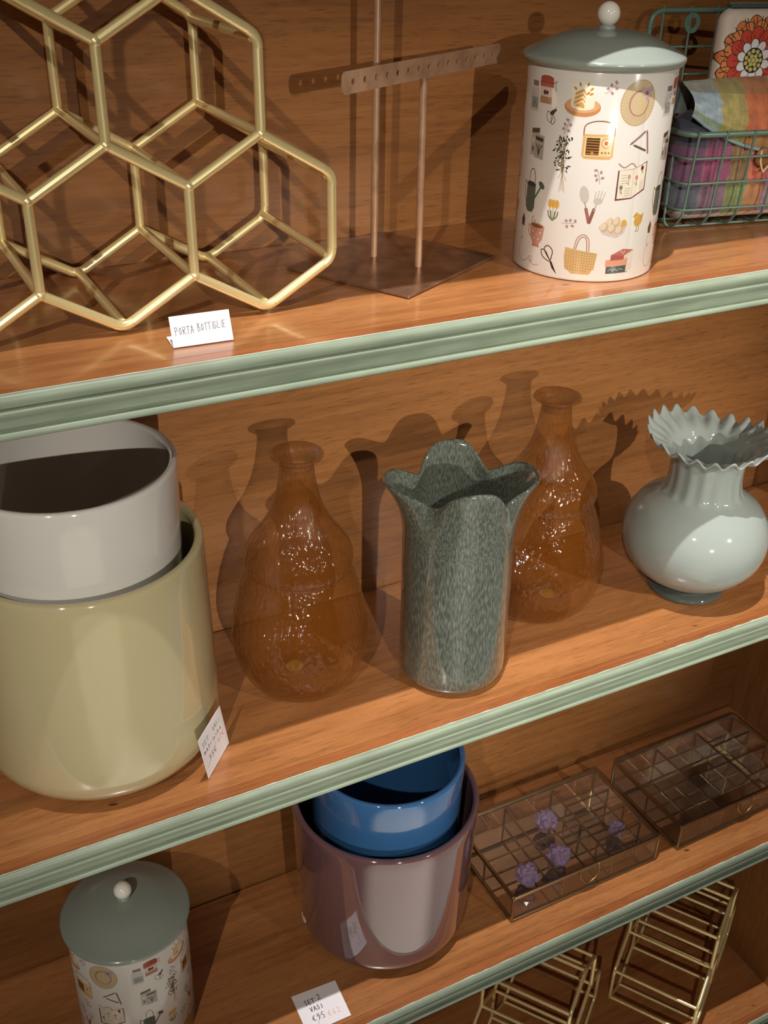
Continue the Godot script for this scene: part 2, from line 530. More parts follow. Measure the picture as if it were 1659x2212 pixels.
func cabinet() -> void:
	var cab := thing("display_cabinet", "tall varnished wooden display cabinet with sage green moulded shelf fronts", "cabinet", Vector3.ZERO)
	var st := mb()
	var w := RIGHT - LEFT
	# back panel; uv in lengths of 1.1 m
	var zs := BACK
	face(st, [Vector3(LEFT, 0.05, zs), Vector3(RIGHT, 0.05, zs), Vector3(RIGHT, 2.3, zs), Vector3(LEFT, 2.3, zs)], Vector3(0, 1, zs - 0.01), [Vector2(0, 2.25 / 0.55), Vector2(w / 1.1, 2.25 / 0.55), Vector2(w / 1.1, 0), Vector2(0, 0)])
	face(st, [Vector3(LEFT, 0.05, zs - 0.012), Vector3(RIGHT, 0.05, zs - 0.012), Vector3(RIGHT, 2.3, zs - 0.012), Vector3(LEFT, 2.3, zs - 0.012)], Vector3(0, 1, zs), [Vector2(0, 2), Vector2(1, 2), Vector2(1, 0), Vector2(0, 0)])
	for e in [[Vector3(LEFT, 2.3, zs), Vector3(RIGHT, 2.3, zs), Vector3(RIGHT, 2.3, zs - 0.012), Vector3(LEFT, 2.3, zs - 0.012)]]:
		face(st, e, Vector3(0, 1, zs))
	obj("back_panel", st, M.panel, cab)
	for s in [[RIGHT, 1.0], [LEFT, -1.0]]:
		st = mb()
		var x0: float = s[0]
		var x1: float = s[0] + s[1] * 0.03
		var mid := Vector3((x0 + x1) / 2, 1, -0.1)
		var uv := [Vector2(0.1, 0), Vector2(2.3, 0), Vector2(2.3, 0.45), Vector2(0.1, 0.45)]
		for x in [x0, x1]:
			face(st, [Vector3(x, 0, 0.004), Vector3(x, 2.36, 0.004), Vector3(x, 2.36, BACK - 0.012), Vector3(x, 0, BACK - 0.012)], mid, uv)
		face(st, [Vector3(x0, 0, 0.004), Vector3(x0, 2.36, 0.004), Vector3(x1, 2.36, 0.004), Vector3(x1, 0, 0.004)], mid, uv)
		face(st, [Vector3(x0, 2.36, BACK - 0.012), Vector3(x0, 2.36, 0.004), Vector3(x1, 2.36, 0.004), Vector3(x1, 2.36, BACK - 0.012)], mid, uv)
		obj("side_panel", st, M.panel, cab)
	st = mb()
	box(st, Vector3((LEFT + RIGHT) / 2, 2.33, -0.115), Vector3(w, 0.03, 0.232))
	obj("top_board", st, M.panel, cab)
	st = mb()
	box(st, Vector3((LEFT + RIGHT) / 2, 0.05, -0.02), Vector3(w, 0.1, 0.02))
	obj("plinth", st, M.panel, cab)
	var k := 0
	for h in [H0, H1, H2, H3, H4]:
		shelf(cab, h, k)
		k += 1

func shelf(cab: Node3D, h: float, k: int) -> void:
	var w := RIGHT - LEFT - 0.001
	var sh := Node3D.new()
	sh.name = "shelf"
	cab.add_child(sh, true)
	sh.position = Vector3(LEFT + 0.0005, h, 0)
	var st := mb()
	var zb := BACK + 0.0025
	var zf := -0.0162
	var du := 0.37 * k
	var c := Vector3(w / 2, -0.012, -0.1)
	# top face runs over its rounded front arris; uv in lengths of 1.1 m, 0.275 m deep
	face(st, [Vector3(0, 0, zb), Vector3(0, 0, zf), Vector3(w, 0, zf), Vector3(w, 0, zb)], c, [Vector2(du, 0.05), Vector2(du, 0.05 + 0.232 / 0.275), Vector2(du + w / 1.1, 0.05 + 0.232 / 0.275), Vector2(du + w / 1.1, 0.05)])
	face(st, [Vector3(0, -0.024, zb), Vector3(0, -0.024, zf), Vector3(w, -0.024, zf), Vector3(w, -0.024, zb)], c, [Vector2(du, 0.05), Vector2(du, 0.9), Vector2(du + w / 1.1, 0.9), Vector2(du + w / 1.1, 0.05)])
	face(st, [Vector3(0, 0, zf), Vector3(w, 0, zf), Vector3(w, -0.024, zf), Vector3(0, -0.024, zf)], c)
	face(st, [Vector3(0, 0, zb), Vector3(w, 0, zb), Vector3(w, -0.024, zb), Vector3(0, -0.024, zb)], c)
	obj("board", st, M.board, sh)
	# wooden lipping between board and painted moulding, a hair line apart
	st = mb()
	var z0 := -0.0159
	var z1 := -0.0046
	c = Vector3(w / 2, -0.002, (z0 + z1) / 2)
	face(st, [Vector3(0, -0.0001, z0), Vector3(0, -0.0003, z1), Vector3(w, -0.0003, z1), Vector3(w, -0.0001, z0)], c, [Vector2(du + 0.4, 0.3), Vector2(du + 0.4, 0.35), Vector2(du + 0.4 + w / 1.1, 0.35), Vector2(du + 0.4 + w / 1.1, 0.3)])
	for z in [z0, z1]:
		face(st, [Vector3(0, -0.0002, z), Vector3(w, -0.0002, z), Vector3(w, -0.004, z), Vector3(0, -0.004, z)], c)
	face(st, [Vector3(0, -0.004, z0), Vector3(0, -0.004, z1), Vector3(w, -0.004, z1), Vector3(w, -0.004, z0)], c)
	obj("lipping", st, M.lipping, sh)
	# painted moulding
	st = mb()
	var prof := moulding_profile()
	var rows := []
	var n := prof.size()
	for i in range(n - 1, -1, -1):
		var row := PackedVector3Array()
		for j in 33:
			var x := w * (1.0 - j / 32.0)
			row.append(Vector3(x, prof[i].y, prof[i].x))
		rows.append(row)
	grid(st, rows, [], [], 1)
	obj("moulding", st, M.sage, sh)
	# chipped pale edge of the paint, uneven, lapping onto the lipping
	st = mb()
	var nz := noise(45.0, 70 + k, 4)
	var nz2 := noise(9.0, 90 + k, 2)
	var m := 900
	rows = []
	var ra := PackedVector3Array()
	var rb := PackedVector3Array()
	var rc := PackedVector3Array()
	for j in m + 1:
		var x := w * (1.0 - float(j) / m)
		var wide := 0.0002 + 0.0010 * maxf(0.0, nz.get_noise_1d(x) + 0.1) + 0.0012 * maxf(0.0, nz2.get_noise_1d(x))
		ra.append(Vector3(x, -0.0003, -0.0036))
		rb.append(Vector3(x, 0.00015, -0.0042))
		rc.append(Vector3(x, -0.00025, -0.0044 - wide))
	grid(st, [ra, rb, rc], [], [], 1)
	obj("paint_edge", st, M.chip, sh)

# ---------------------------------------------------------------- wine racks
func wine_rack(label: String, rows: Array, at: Vector3, turn: float, depth: float, r: float) -> void:
	var t := thing("wine_rack", label, "wine rack", at, turn, "brass honeycomb wine racks")
	var s := 0.0611
	var w := s * sqrt(3.0)
	var seen := {}
	var edges := []
	var ends := []
	for row in rows.size():
		for cell in rows[row]:
			var c := Vector2(cell * w, s + row * 1.5 * s)
			var ring := []
			for q in 6:
				var a := PI / 6 + q * PI / 3
				ring.append(c + Vector2(cos(a), sin(a)) * s)
			for q in 6:
				var key := "%d_%d" % [roundi(ring[q].x * 2000), roundi(ring[q].y * 2000)]
				if not seen.has(key):
					seen[key] = 0
					ends.append(ring[q])
				var e: Vector2 = (ring[q] + ring[(q + 1) % 6]) / 2
				var k2 := "e%d_%d" % [roundi(e.x * 2000), roundi(e.y * 2000)]
				if not seen.has(k2):
					seen[k2] = 0
					edges.append([ring[q], ring[(q + 1) % 6]])
	var near := {}      # how many edges meet at each joint, and where they lead
	for e in edges:
		for k in 2:
			var key := "%d_%d" % [roundi(e[k].x * 2000), roundi(e[k].y * 2000)]
			if not near.has(key):
				near[key] = []
			near[key].append(e[1 - k])
	for z in [0.0, -depth]:
		var st := mb()
		for e in edges:
			var q := []
			for k in 2:
				var key := "%d_%d" % [roundi(e[k].x * 2000), roundi(e[k].y * 2000)]
				var trim := 0.0075 if near[key].size() == 2 else 0.0
				var p: Vector2 = e[k] + (e[1 - k] - e[k]).normalized() * trim
				q.append(Vector3(p.x, p.y, z))
			tube(st, q, r, 12, false, false)
		for p in ends:      # rods bent round at the outer corners, welded where three meet
			var key := "%d_%d" % [roundi(p.x * 2000), roundi(p.y * 2000)]
			if near[key].size() == 2:
				var a: Vector2 = p + (near[key][0] - p).normalized() * 0.0075
				var b: Vector2 = p + (near[key][1] - p).normalized() * 0.0075
				var arc := []
				for i in 9:
					var t2 := i / 8.0
					var m := a.lerp(p, t2).lerp(p.lerp(b, t2), t2)
					arc.append(Vector3(m.x, m.y, z))
				tube(st, arc, r, 12, false, false)
				continue
			var ball := []
			for i in 9:
				var a2 := PI * i / 8
				ball.append(Vector2(r * 1.22 * sin(a2), -r * 1.22 * cos(a2)))
			lathe(st, ball, 12, Vector3(p.x, p.y, z))
		obj("front_frame" if z == 0.0 else "back_frame", st, M.rack, t)
	for p0 in ends:
		var st := mb()
		var p: Vector2 = p0
		var key := "%d_%d" % [roundi(p.x * 2000), roundi(p.y * 2000)]
		if near[key].size() == 2:
			p += ((near[key][0] - p).normalized() + (near[key][1] - p).normalized()) * 0.0025
		tube(st, [Vector3(p.x, p.y, -r * 0.6), Vector3(p.x, p.y, -depth + r * 0.6)], r * 0.96, 10)
		obj("rod", st, M.rack, t)

# ---------------------------------------------------------------- earring stand
func perforated(length: float, height: float, thick: float, holes: int, margin: float, hr: Vector2) -> SurfaceTool:
	var st := mb()
	var pitch := (length - 2 * margin) / (holes - 1)
	var n := 16
	for side in [-1.0, 1.0]:
		for k in holes:
			var c := Vector2(-length / 2 + margin + k * pitch, 0)
			var x0 := c.x - pitch / 2
			var x1 := c.x + pitch / 2
			var inner := []
			var outer := []
			for q in n:
				var a := TAU * (q + 0.5) / n
				var d := Vector2(cos(a), sin(a))
				inner.append(Vector3(c.x + d.x * hr.x, d.y * hr.y, side * thick / 2))
				var f := minf(pitch / 2 / absf(d.x), height / 2 / absf(d.y))
				outer.append(Vector3(clampf(c.x + d.x * f, x0, x1), d.y * f, side * thick / 2))
			for q in n:
				var r2 := (q + 1) % n
				var pts := [inner[q], outer[q], outer[r2], inner[r2]]
				if absf(outer[q].x - outer[r2].x) > 1e-5 and absf(outer[q].y - outer[r2].y) > 1e-5:
					var corner := Vector3(x1 if outer[q].x + outer[r2].x > 2 * c.x else x0, height / 2 * signf(outer[q].y + outer[r2].y), side * thick / 2)
					pts = [inner[q], outer[q], corner, outer[r2], inner[r2]]
				face(st, pts, Vector3(c.x, 0, 0))
			if side > 0:
				for q in n:
					var r2 := (q + 1) % n
					var m: Vector3 = (inner[q] + inner[r2]) / 2
					face(st, [inner[q], inner[r2], inner[r2] - Vector3(0, 0, thick), inner[q] - Vector3(0, 0, thick)], m + (m - Vector3(c.x, 0, m.z)))
	# rounded ends and the long edges
	var e := length / 2 - margin + pitch / 2
	for sg in [-1.0, 1.0]:
		var rim := [Vector2(sg * e, -height / 2)]
		var tip := margin - pitch / 2
		for q in 9:
			var a := -PI / 2 + PI * q / 8
			rim.append(Vector2(sg * (e + tip - height * 0.22 * 1.0 * (1.0 - cos(a)) * (1.0 if absf(a) > 0.9 else 0.6)), height / 2 * sin(a)))
		rim.append(Vector2(sg * e, height / 2))
		for side in [-1.0, 1.0]:
			face(st, rim.map(func(q): return Vector3(q.x, q.y, side * thick / 2)), Vector3.ZERO)
		for q in rim.size() - 1:
			face(st, [Vector3(rim[q].x, rim[q].y, thick / 2), Vector3(rim[q + 1].x, rim[q + 1].y, thick / 2), Vector3(rim[q + 1].x, rim[q + 1].y, -thick / 2), Vector3(rim[q].x, rim[q].y, -thick / 2)], Vector3.ZERO)
	for sg in [-1.0, 1.0]:
		face(st, [Vector3(-e, sg * height / 2, thick / 2), Vector3(e, sg * height / 2, thick / 2), Vector3(e, sg * height / 2, -thick / 2), Vector3(-e, sg * height / 2, -thick / 2)], Vector3.ZERO)
	return st

func earring_stand() -> void:
	var t := thing("earring_stand", "copper coloured metal earring stand with a perforated crossbar and square base", "stand", Vector3(0.4214, H1, -0.1431), deg_to_rad(28.5))
	var st := mb()
	box(st, Vector3(0, 0.0013, 0), Vector3(0.1365, 0.0024, 0.1189), 0.0006)
	obj("base_plate", st, M.plate, t)
	# the two poles stand along the base's depth, the rear one taller
	var inv := Basis(Vector3.UP, deg_to_rad(28.5)).inverse()
	for q in [[Vector3(0.4123, 0, -0.1617), 0.285, 0.0], [Vector3(0.4331, 0, -0.1217), 0.152, -0.003]]:
		var p: Vector3 = inv * (q[0] - Vector3(0.4214, 0, -0.1431))
		st = mb()
		tube(st, [Vector3(p.x, 0.0024, p.z), Vector3(p.x + q[2] * 0.6, q[1], p.z)], 0.0030, 12)
		obj("pole", st, M.copper, t)
		var bar_mesh := perforated(0.221, 0.0150, 0.0013, 15, 0.0125, Vector2(0.0021, 0.0024))
		obj("crossbar", bar_mesh, M.copper, t, Vector3(p.x + q[2] * 0.6, q[1] + 0.0045, p.z + 0.0036))

# ---------------------------------------------------------------- canisters
func sprig(cv: Canvas, c: Vector2, turn: float) -> void:
	var f := func(v: Vector2) -> Vector2: return c + v.rotated(turn)
	cv.curve([f.call(Vector2(-4, 5)), f.call(Vector2(-1, 1)), f.call(Vector2(2, -5))], 0.35, C(140, 126, 110))
	for q in [Vector2(-3.5, 1), Vector2(0.5, 3), Vector2(-2, -2), Vector2(2.5, -1), Vector2(0.5, -5)]:
		cv.ell(f.call(q), Vector2(1.5, 1.1), C(196, 158, 160), turn + q.x)
		cv.ell(f.call(q), Vector2(0.5, 0.5), C(160, 116, 120))

func motif(cv: Canvas, o: Vector2) -> void:
	# o moves arc millimetres (x right) and height to picture millimetres (y down)
	var P := func(x: float, y: float) -> Vector2: return Vector2(x + o.x, o.y - y)
	var ink := C(60, 44, 40)
	# two jars
	var c: Vector2 = P.call(-97, 138)
	cv.poly([c + Vector2(-5, -4), c + Vector2(5, -4), c + Vector2(6, 2), c + Vector2(6, 13), c + Vector2(-6, 13), c + Vector2(-6, 2)], C(214, 204, 200))
	cv.poly([c + Vector2(-4, 3), c + Vector2(5, 3), c + Vector2(5, 11), c + Vector2(-4, 11)], C(158, 162, 152))
	cv.curve([c + Vector2(-2, 10), c + Vector2(0, 6), c + Vector2(3, 9)], 0.6, C(104, 108, 98))
	cv.poly([c + Vector2(-4, -9), c + Vector2(4, -9), c + Vector2(4, -5), c + Vector2(-4, -5)], C(142, 120, 122))
	c = P.call(-83.5, 142)
	cv.poly([c + Vector2(-6, -2), c + Vector2(6, -2), c + Vector2(7, 10), c + Vector2(-6, 10)], C(228, 204, 192))
	cv.poly([c + Vector2(-6, 5), c + Vector2(6.6, 5), c + Vector2(6.6, 10), c + Vector2(-6, 10)], C(186, 140, 110))
	cv.poly([c + Vector2(-7, -8), c + Vector2(7, -8), c + Vector2(7.5, -2), c + Vector2(-7, -2)], C(188, 96, 76))
	cv.ell(c + Vector2(0, -8), Vector2(7, 2.2), C(176, 86, 68))
	cv.line([c + Vector2(-7, -5.2), c + Vector2(8, -5.2)], 0.5, C(120, 56, 46))
	cv.ell(c + Vector2(-1.2, 2), Vector2(1.5, 1.8), C(96, 46, 44))
	cv.ell(c + Vector2(1.4, 2), Vector2(1.3, 1.6), C(96, 46, 44))
	cv.curve([c + Vector2(7, -5), c + Vector2(10, -7), c + Vector2(9, -3), c + Vector2(10.5, 0)], 0.4, C(120, 70, 60))
	# cake
	c = P.call(-50.9, 140)
	cv.ell(c + Vector2(0, 7), Vector2(14, 7), C(206, 142, 92))
	cv.ell(c + Vector2(0, 5.6), Vector2(13, 5.4), C(226, 172, 120))
	cv.poly([c + Vector2(-9, -4), c + Vector2(9, -4), c + Vector2(9, 6), c + Vector2(-9, 6)], C(246, 234, 208))
	cv.ell(c + Vector2(0, 6), Vector2(9, 3.2), C(246, 234, 208))
	cv.ell(c + Vector2(0, -5), Vector2(9.5, 6), C(248, 238, 216))
	cv.poly([c + Vector2(-7, 6), c + Vector2(-6, -3), c + Vector2(0, -6), c + Vector2(2, -3), c + Vector2(1.5, 8)], C(222, 160, 84))
	for q in 3:
		cv.line([c + Vector2(-6, -0.5 + q * 3), c + Vector2(0, -3.5 + q * 3), c + Vector2(1.6, -1 + q * 3)], 0.9, C(248, 236, 210))
	for q in [Vector2(-3, -9), Vector2(3, -9), Vector2(6, -6), Vector2(6, -2.5), Vector2(-6.5, -6), Vector2(3.5, -3)]:
		cv.ell(c + q, Vector2(1.6, 0.8), C(206, 142, 62), q.angle())
	sprig(cv, P.call(-29.5, 147), 0.3)
	# straw hat
	c = P.call(-8, 137)
	cv.ell(c, Vector2(14.6, 16.6), C(184, 158, 122), 0.2)
	cv.ell(c, Vector2(14.0, 16.0), C(214, 190, 150), 0.2)
	for q in 5:
		for a in 40:
			var v := Vector2(cos(a * TAU / 40) * (9.0 + q * 1.15), sin(a * TAU / 40) * (10.6 + q * 1.15)).rotated(0.2)
			cv.ell(c + v, Vector2(0.5, 0.24), C(186, 158, 114), a * TAU / 40 + 1.4)
	cv.ell(c + Vector2(0.5, 0), Vector2(8.6, 9.6), C(176, 134, 116), 0.2)
	cv.ell(c + Vector2(0.6, 0.4), Vector2(7.2, 8.2), C(216, 192, 150), 0.2)
	for q in 4:
		var ring := []
		for a in 25:
			ring.append(c + Vector2(0.6, 0.4) + Vector2(cos(a * TAU / 24) * (1.5 + q * 1.5), sin(a * TAU / 24) * (1.9 + q * 1.6)))
		cv.line(ring, 0.25, C(184, 156, 112))
	for q in [Vector2(5, -7), Vector2(9, -9.5), Vector2(8, -4), Vector2(3.5, -9)]:
		cv.ell(c + q, Vector2(3, 2), C(192, 160, 162), q.y)
	cv.ell(c + Vector2(6.2, -7), Vector2(1.5, 1.5), C(140, 104, 112))
	# bee
	c = P.call(-75.9, 125)
	cv.ell(c + Vector2(-1, 2), Vector2(2, 5), C(240, 232, 222), 0.3)
	cv.curve([c + Vector2(-4, -2), c + Vector2(-4, 3), c + Vector2(0, 6), c + Vector2(1, 0), c + Vector2(-4, -2)], 0.45, ink)
	cv.curve([c + Vector2(1, -1), c + Vector2(4, 4), c + Vector2(1, 7), c + Vector2(0, 1)], 0.45, ink)
	cv.ell(c + Vector2(1, -1.5), Vector2(2.6, 1.6), C(90, 62, 40), -0.6)
	cv.ell(c + Vector2(3.4, -3.6), Vector2(1.3, 1.1), ink)
	cv.line([c + Vector2(3.5, -4), c + Vector2(4, -6.5)], 0.3, ink)
	sprig(cv, P.call(-60.6, 118), -0.2)
	# seed packets
	c = P.call(-88.6, 101)
	cv.poly([c + Vector2(-8, -11), c + Vector2(2, -12.5), c + Vector2(4, 8), c + Vector2(-8, 9)], C(196, 184, 172))
	cv.poly([c + Vector2(-7.8, -11), c + Vector2(2, -12.5), c + Vector2(2.2, -9), c + Vector2(-7.6, -7.5)], C(92, 74, 66))
	cv.poly([c + Vector2(-3, -8), c + Vector2(8, -7), c + Vector2(8, 11), c + Vector2(-3, 10)], C(180, 168, 156))
	cv.poly([c + Vector2(-2, -6), c + Vector2(7, -5.2), c + Vector2(7, -2.5), c + Vector2(-2, -3.2)], C(78, 60, 54))
	for q in [-0.5, 0.0, 0.5]:
		cv.curve([c + Vector2(2.5, 8), c + Vector2(2.5 + q * 3, 3), c + Vector2(2.5 + q * 7, 0)], 0.8, C(62, 56, 48))
	cv.ell(c + Vector2(-5, -2), Vector2(1.8, 1.8), C(226, 218, 206))
	cv.ell(c + Vector2(-5, 4), Vector2(1.4, 2.2), C(120, 106, 92))
	# radio
	c = P.call(-35.8, 108)
	cv.curve([c + Vector2(-11.5, -4), c + Vector2(-11, -12), c + Vector2(-4, -15.5), c + Vector2(5, -15.5), c + Vector2(11, -12), c + Vector2(11.5, -3)], 0.9, C(150, 106, 86))
	cv.poly([c + Vector2(-11, -6), c + Vector2(11, -6.5), c + Vector2(12, -4), c + Vector2(12, 10), c + Vector2(10, 12), c + Vector2(-10, 12), c + Vector2(-12, 10), c + Vector2(-12, -4)], C(222, 178, 116))
	cv.poly([c + Vector2(-10, -4.5), c + Vector2(10, -5), c + Vector2(10.6, 9.5), c + Vector2(-10.4, 10)], C(238, 208, 154))
	cv.poly([c + Vector2(-9, -3.5), c + Vector2(1, -3.7), c + Vector2(1, 8.8), c + Vector2(-9, 9)], C(92, 60, 34))
	for q in 6:
		cv.line([c + Vector2(-8.6, -2 + q * 2), c + Vector2(0.6, -2.1 + q * 2)], 0.6, C(190, 140, 82))
	cv.ell(c + Vector2(6, 0), Vector2(3.6, 3.6), C(190, 134, 82))
	cv.ell(c + Vector2(6, 0), Vector2(3, 3), C(246, 226, 184))
	cv.ell(c + Vector2(6, 0), Vector2(1.6, 1.6), C(206, 112, 70))
	for q in 3:
		cv.ell(c + Vector2(3.4 + q * 2.6, 7), Vector2(0.7, 0.7), C(150, 100, 62))
	cv.ell(c + Vector2(-4, 7.6), Vector2(1.2, 1.2), C(206, 142, 90))
	# pencils
	c = P.call(-1.4, 110)
	for q in [[Vector2(-8, 2), Vector2(3, -6), C(150, 122, 124)], [Vector2(-5, 4), Vector2(5, 8), C(116, 90, 72)], [Vector2(5, -5), Vector2(8, 10), C(160, 118, 108)]]:
		cv.line([c + q[0], c + q[1]], 1.7, q[2])
		var tip: Vector2 = (q[0] - q[1]).normalized()
		cv.line([c + q[0], c + q[0] + tip * 1.8], 0.7, C(70, 52, 46))
	# bouquet
	c = P.call(-61.5, 90)
	var rr := RandomNumberGenerator.new()
	rr.seed = 7
	for q in 26:
		var e := Vector2(rr.randf_range(-9, 9), rr.randf_range(-20, 2))
		e.x *= 1.0 - absf(e.y + 8) / 30.0
		cv.curve([c + Vector2(0.5, 8), c + Vector2(e.x * 0.4, (e.y + 8) * 0.5), c + e], 0.25, C(120, 104, 82))
		for z in 4:
			var v := e + Vector2(rr.randf_range(-2, 2), rr.randf_range(-2, 4))
			cv.ell(c + v, Vector2(1.05, 0.5), C(52, 44, 36) if rr.randf() < 0.6 else C(140, 120, 84), rr.randf() * 3)
	for q in [-2.0, -0.6, 0.8, 2.2]:
		cv.curve([c + Vector2(0.3, 6), c + Vector2(q * 0.5 + 0.5, 12), c + Vector2(q + 1, 19 + absf(q))], 0.35, C(170, 140, 104))
	cv.curve([c + Vector2(-3, 11), c + Vector2(-1, 7), c + Vector2(1, 7), c + Vector2(4, 12)], 0.5, C(196, 158, 124))
	sprig(cv, P.call(-32.1, 84), -0.8)
	# open book
	c = P.call(-5, 79)
	cv.curve([c + Vector2(-13, -14), c + Vector2(-8, -11), c + Vector2(-2, -14), c + Vector2(2, -11)], 1.0, C(180, 136, 122))
	cv.poly([c + Vector2(-13, -9), c + Vector2(1, -10), c + Vector2(13, -15), c + Vector2(13.5, 7), c + Vector2(1, 13), c + Vector2(-13, 14)], C(120, 66, 76))
	cv.poly([c + Vector2(-11.8, -9), c + Vector2(0.6, -9.6), c + Vector2(1, 12), c + Vector2(-11.6, 12.6)], C(240, 228, 206))
	cv.poly([c + Vector2(0.6, -9.6), c + Vector2(12.2, -14), c + Vector2(12.5, 6), c + Vector2(1, 12)], C(244, 232, 210))
	cv.line([c + Vector2(0.7, -9), c + Vector2(1, 12)], 0.3, C(190, 170, 146))
	for q in 4:
		cv.line([c + Vector2(-9.5, -5 + q * 2), c + Vector2(-5, -5.4 + q * 2)], 0.3, C(140, 122, 108))
		cv.line([c + Vector2(-5.5, 5 + q * 1.8), c + Vector2(-0.8, 4.6 + q * 1.8)], 0.3, C(140, 122, 108))
		cv.line([c + Vector2(7.5, 1 + q * 1.8), c + Vector2(11, -0.4 + q * 1.8)], 0.3, C(140, 122, 108))
	for q in [[Vector2(-3, 2), Vector2(-3, -4), C(206, 160, 150)], [Vector2(4.5, 3), Vector2(4, -3), C(220, 146, 120)], [Vector2(9.5, -6), Vector2(8.5, -10), C(110, 50, 44)], [Vector2(-8, 9), Vector2(-9, 4), C(126, 128, 100)]]:
		cv.line([c + q[0], c + q[1]], 0.5, C(126, 128, 100))
		cv.line([c + q[0], c + q[0] + Vector2(-2, -2.5)], 0.4, C(126, 128, 100))
		cv.ell(c + q[1], Vector2(1.4, 1.8), q[2])
	# watering can
	c = P.call(-91, 62)
	cv.curve([c + Vector2(-3, -8), c + Vector2(-2.5, -17), c + Vector2(1.5, -20), c + Vector2(4, -15), c + Vector2(4, -8)], 0.7, C(70, 74, 66))
	cv.curve([c + Vector2(-6, -7), c + Vector2(-9, -9), c + Vector2(-8.5, 2), c + Vector2(-5, 8)], 0.7, C(70, 74, 66))
	cv.line([c + Vector2(4, 4), c + Vector2(11, -7)], 1.5, C(88, 98, 86))
	cv.ell(c + Vector2(11.8, -9), Vector2(3.6, 2.2), C(88, 98, 86), 0.7)
	cv.poly([c + Vector2(-6, -8), c + Vector2(5.5, -8), c + Vector2(5.5, 10), c + Vector2(3, 14), c + Vector2(-3, 14), c + Vector2(-6, 10)], C(92, 104, 92))
	cv.ell(c + Vector2(-0.2, -8), Vector2(5.6, 2), C(58, 60, 54))
	# trowel and fork
	c = P.call(-35, 62)
	cv.ell(c + Vector2(-7, -7), Vector2(3.6, 6.8), C(208, 196, 184), -0.2)
	cv.line([c + Vector2(-6, -1), c + Vector2(-4.5, 4)], 0.8, C(160, 146, 134))
	cv.line([c + Vector2(-4.5, 4), c + Vector2(-1.4, 14)], 2.6, C(168, 112, 96))
	cv.line([c + Vector2(1.6, 4), c + Vector2(-1.0, 14)], 2.6, C(150, 96, 84))
	cv.line([c + Vector2(3.2, 0), c + Vector2(1.6, 5)], 0.9, C(180, 168, 158))
	cv.ell(c + Vector2(4, -2.5), Vector2(3.6, 2.6), C(206, 194, 184))
	for q in 4:
		cv.line([c + Vector2(1.2 + q * 2, -3), c + Vector2(1.8 + q * 2.4, -11 + absf(q - 1.5))], 0.9, C(206, 194, 184))
	# tulips
	c = P.call(-66.1, 54)
	for q in [-3.0, 0.0, 3.0]:
		cv.line([c + Vector2(q, -2), c + Vector2(q * 0.6, 6)], 0.5, C(150, 150, 110))
		cv.ell(c + Vector2(q, -5), Vector2(2, 3.4), C(222, 170, 84))
		cv.line([c + Vector2(q - 0.4, -7.6), c + Vector2(q, -3)], 0.25, C(190, 136, 60))
	for q in [-1.0, -0.4, 0.4, 1.0]:
		cv.curve([c + Vector2(q * 4.4, 1), c + Vector2(q * 3.4, 5), c + Vector2(0, 8)], 1.1, C(126, 130, 98))
	# chick
	c = P.call(6.1, 48)
	cv.ell(c + Vector2(0.5, 0), Vector2(4.4, 4.8), C(218, 168, 86), 0.4)
	cv.ell(c + Vector2(-2, -4), Vector2(2.6, 2.5), C(224, 176, 96))
	cv.poly([c + Vector2(2, -3), c + Vector2(5.6, -6), c + Vector2(4.6, 1)], C(206, 152, 70))
	cv.ell(c + Vector2(-2.8, -4.6), Vector2(0.4, 0.4), ink)
	cv.line([c + Vector2(-4.4, -4), c + Vector2(-5.4, -3.4)], 0.6, C(200, 120, 50))
	for q in [0.0, 2.2]:
		cv.line([c + Vector2(q, 4.6), c + Vector2(q - 0.4, 8.4), c + Vector2(q - 1.6, 8.8)], 0.5, C(120, 80, 44))
	# kite on its long string
	c = P.call(-98.5, 40)
	cv.poly([c + Vector2(0, -5.5), c + Vector2(2.6, -1), c + Vector2(2, 5), c + Vector2(-2, 4.5), c + Vector2(-2.6, 0)], C(92, 62, 52))
	cv.curve([c + Vector2(0, 5), c + Vector2(-2, 12), c + Vector2(0.5, 16), c + Vector2(1.4, 13.5), c + Vector2(-1.4, 15), c + Vector2(-3, 22), c + Vector2(-2, 29), c + Vector2(3, 33), c + Vector2(9, 31), c + Vector2(13, 27), c + Vector2(16, 29), c + Vector2(14, 32), c + Vector2(13, 29), c + Vector2(17, 33), c + Vector2(23, 32)], 0.4, C(132, 122, 112))
	# teacup
	c = P.call(-80.2, 33)
	cv.curve([c + Vector2(-6, -4), c + Vector2(-9.5, -5), c + Vector2(-9, 1), c + Vector2(-5, 4)], 0.9, C(196, 140, 120))
	cv.poly([c + Vector2(-8, -6), c + Vector2(8, -6), c + Vector2(6.5, 4), c + Vector2(3, 9), c + Vector2(-3, 9), c + Vector2(-6.5, 4)], C(204, 150, 130))
	cv.ell(c + Vector2(0, -6), Vector2(8, 2.4), C(226, 190, 168))
	cv.ell(c + Vector2(0, -5.8), Vector2(6.8, 1.7), C(146, 92, 62))
	cv.poly([c + Vector2(-3.4, 8.6), c + Vector2(3.4, 8.6), c + Vector2(4, 11), c + Vector2(-4, 11)], C(190, 134, 114))
	for q in [Vector2(-4, -1), Vector2(0, 1), Vector2(4, -1), Vector2(-2, 4), Vector2(2.4, 4.6)]:
		cv.ell(c + q, Vector2(0.8, 0.8), C(236, 204, 188))
	cv.curve([c + Vector2(-5, -6), c + Vector2(-6, -10), c + Vector2(-5, -13)], 0.5, C(84, 76, 60))
	cv.curve([c + Vector2(-4, -6), c + Vector2(-3, -9), c + Vector2(-2, -10)], 0.5, C(84, 76, 60))
	sprig(cv, P.call(-51, 45.4), 0.9)
	# eggs in a carton
	c = P.call(-16, 44)
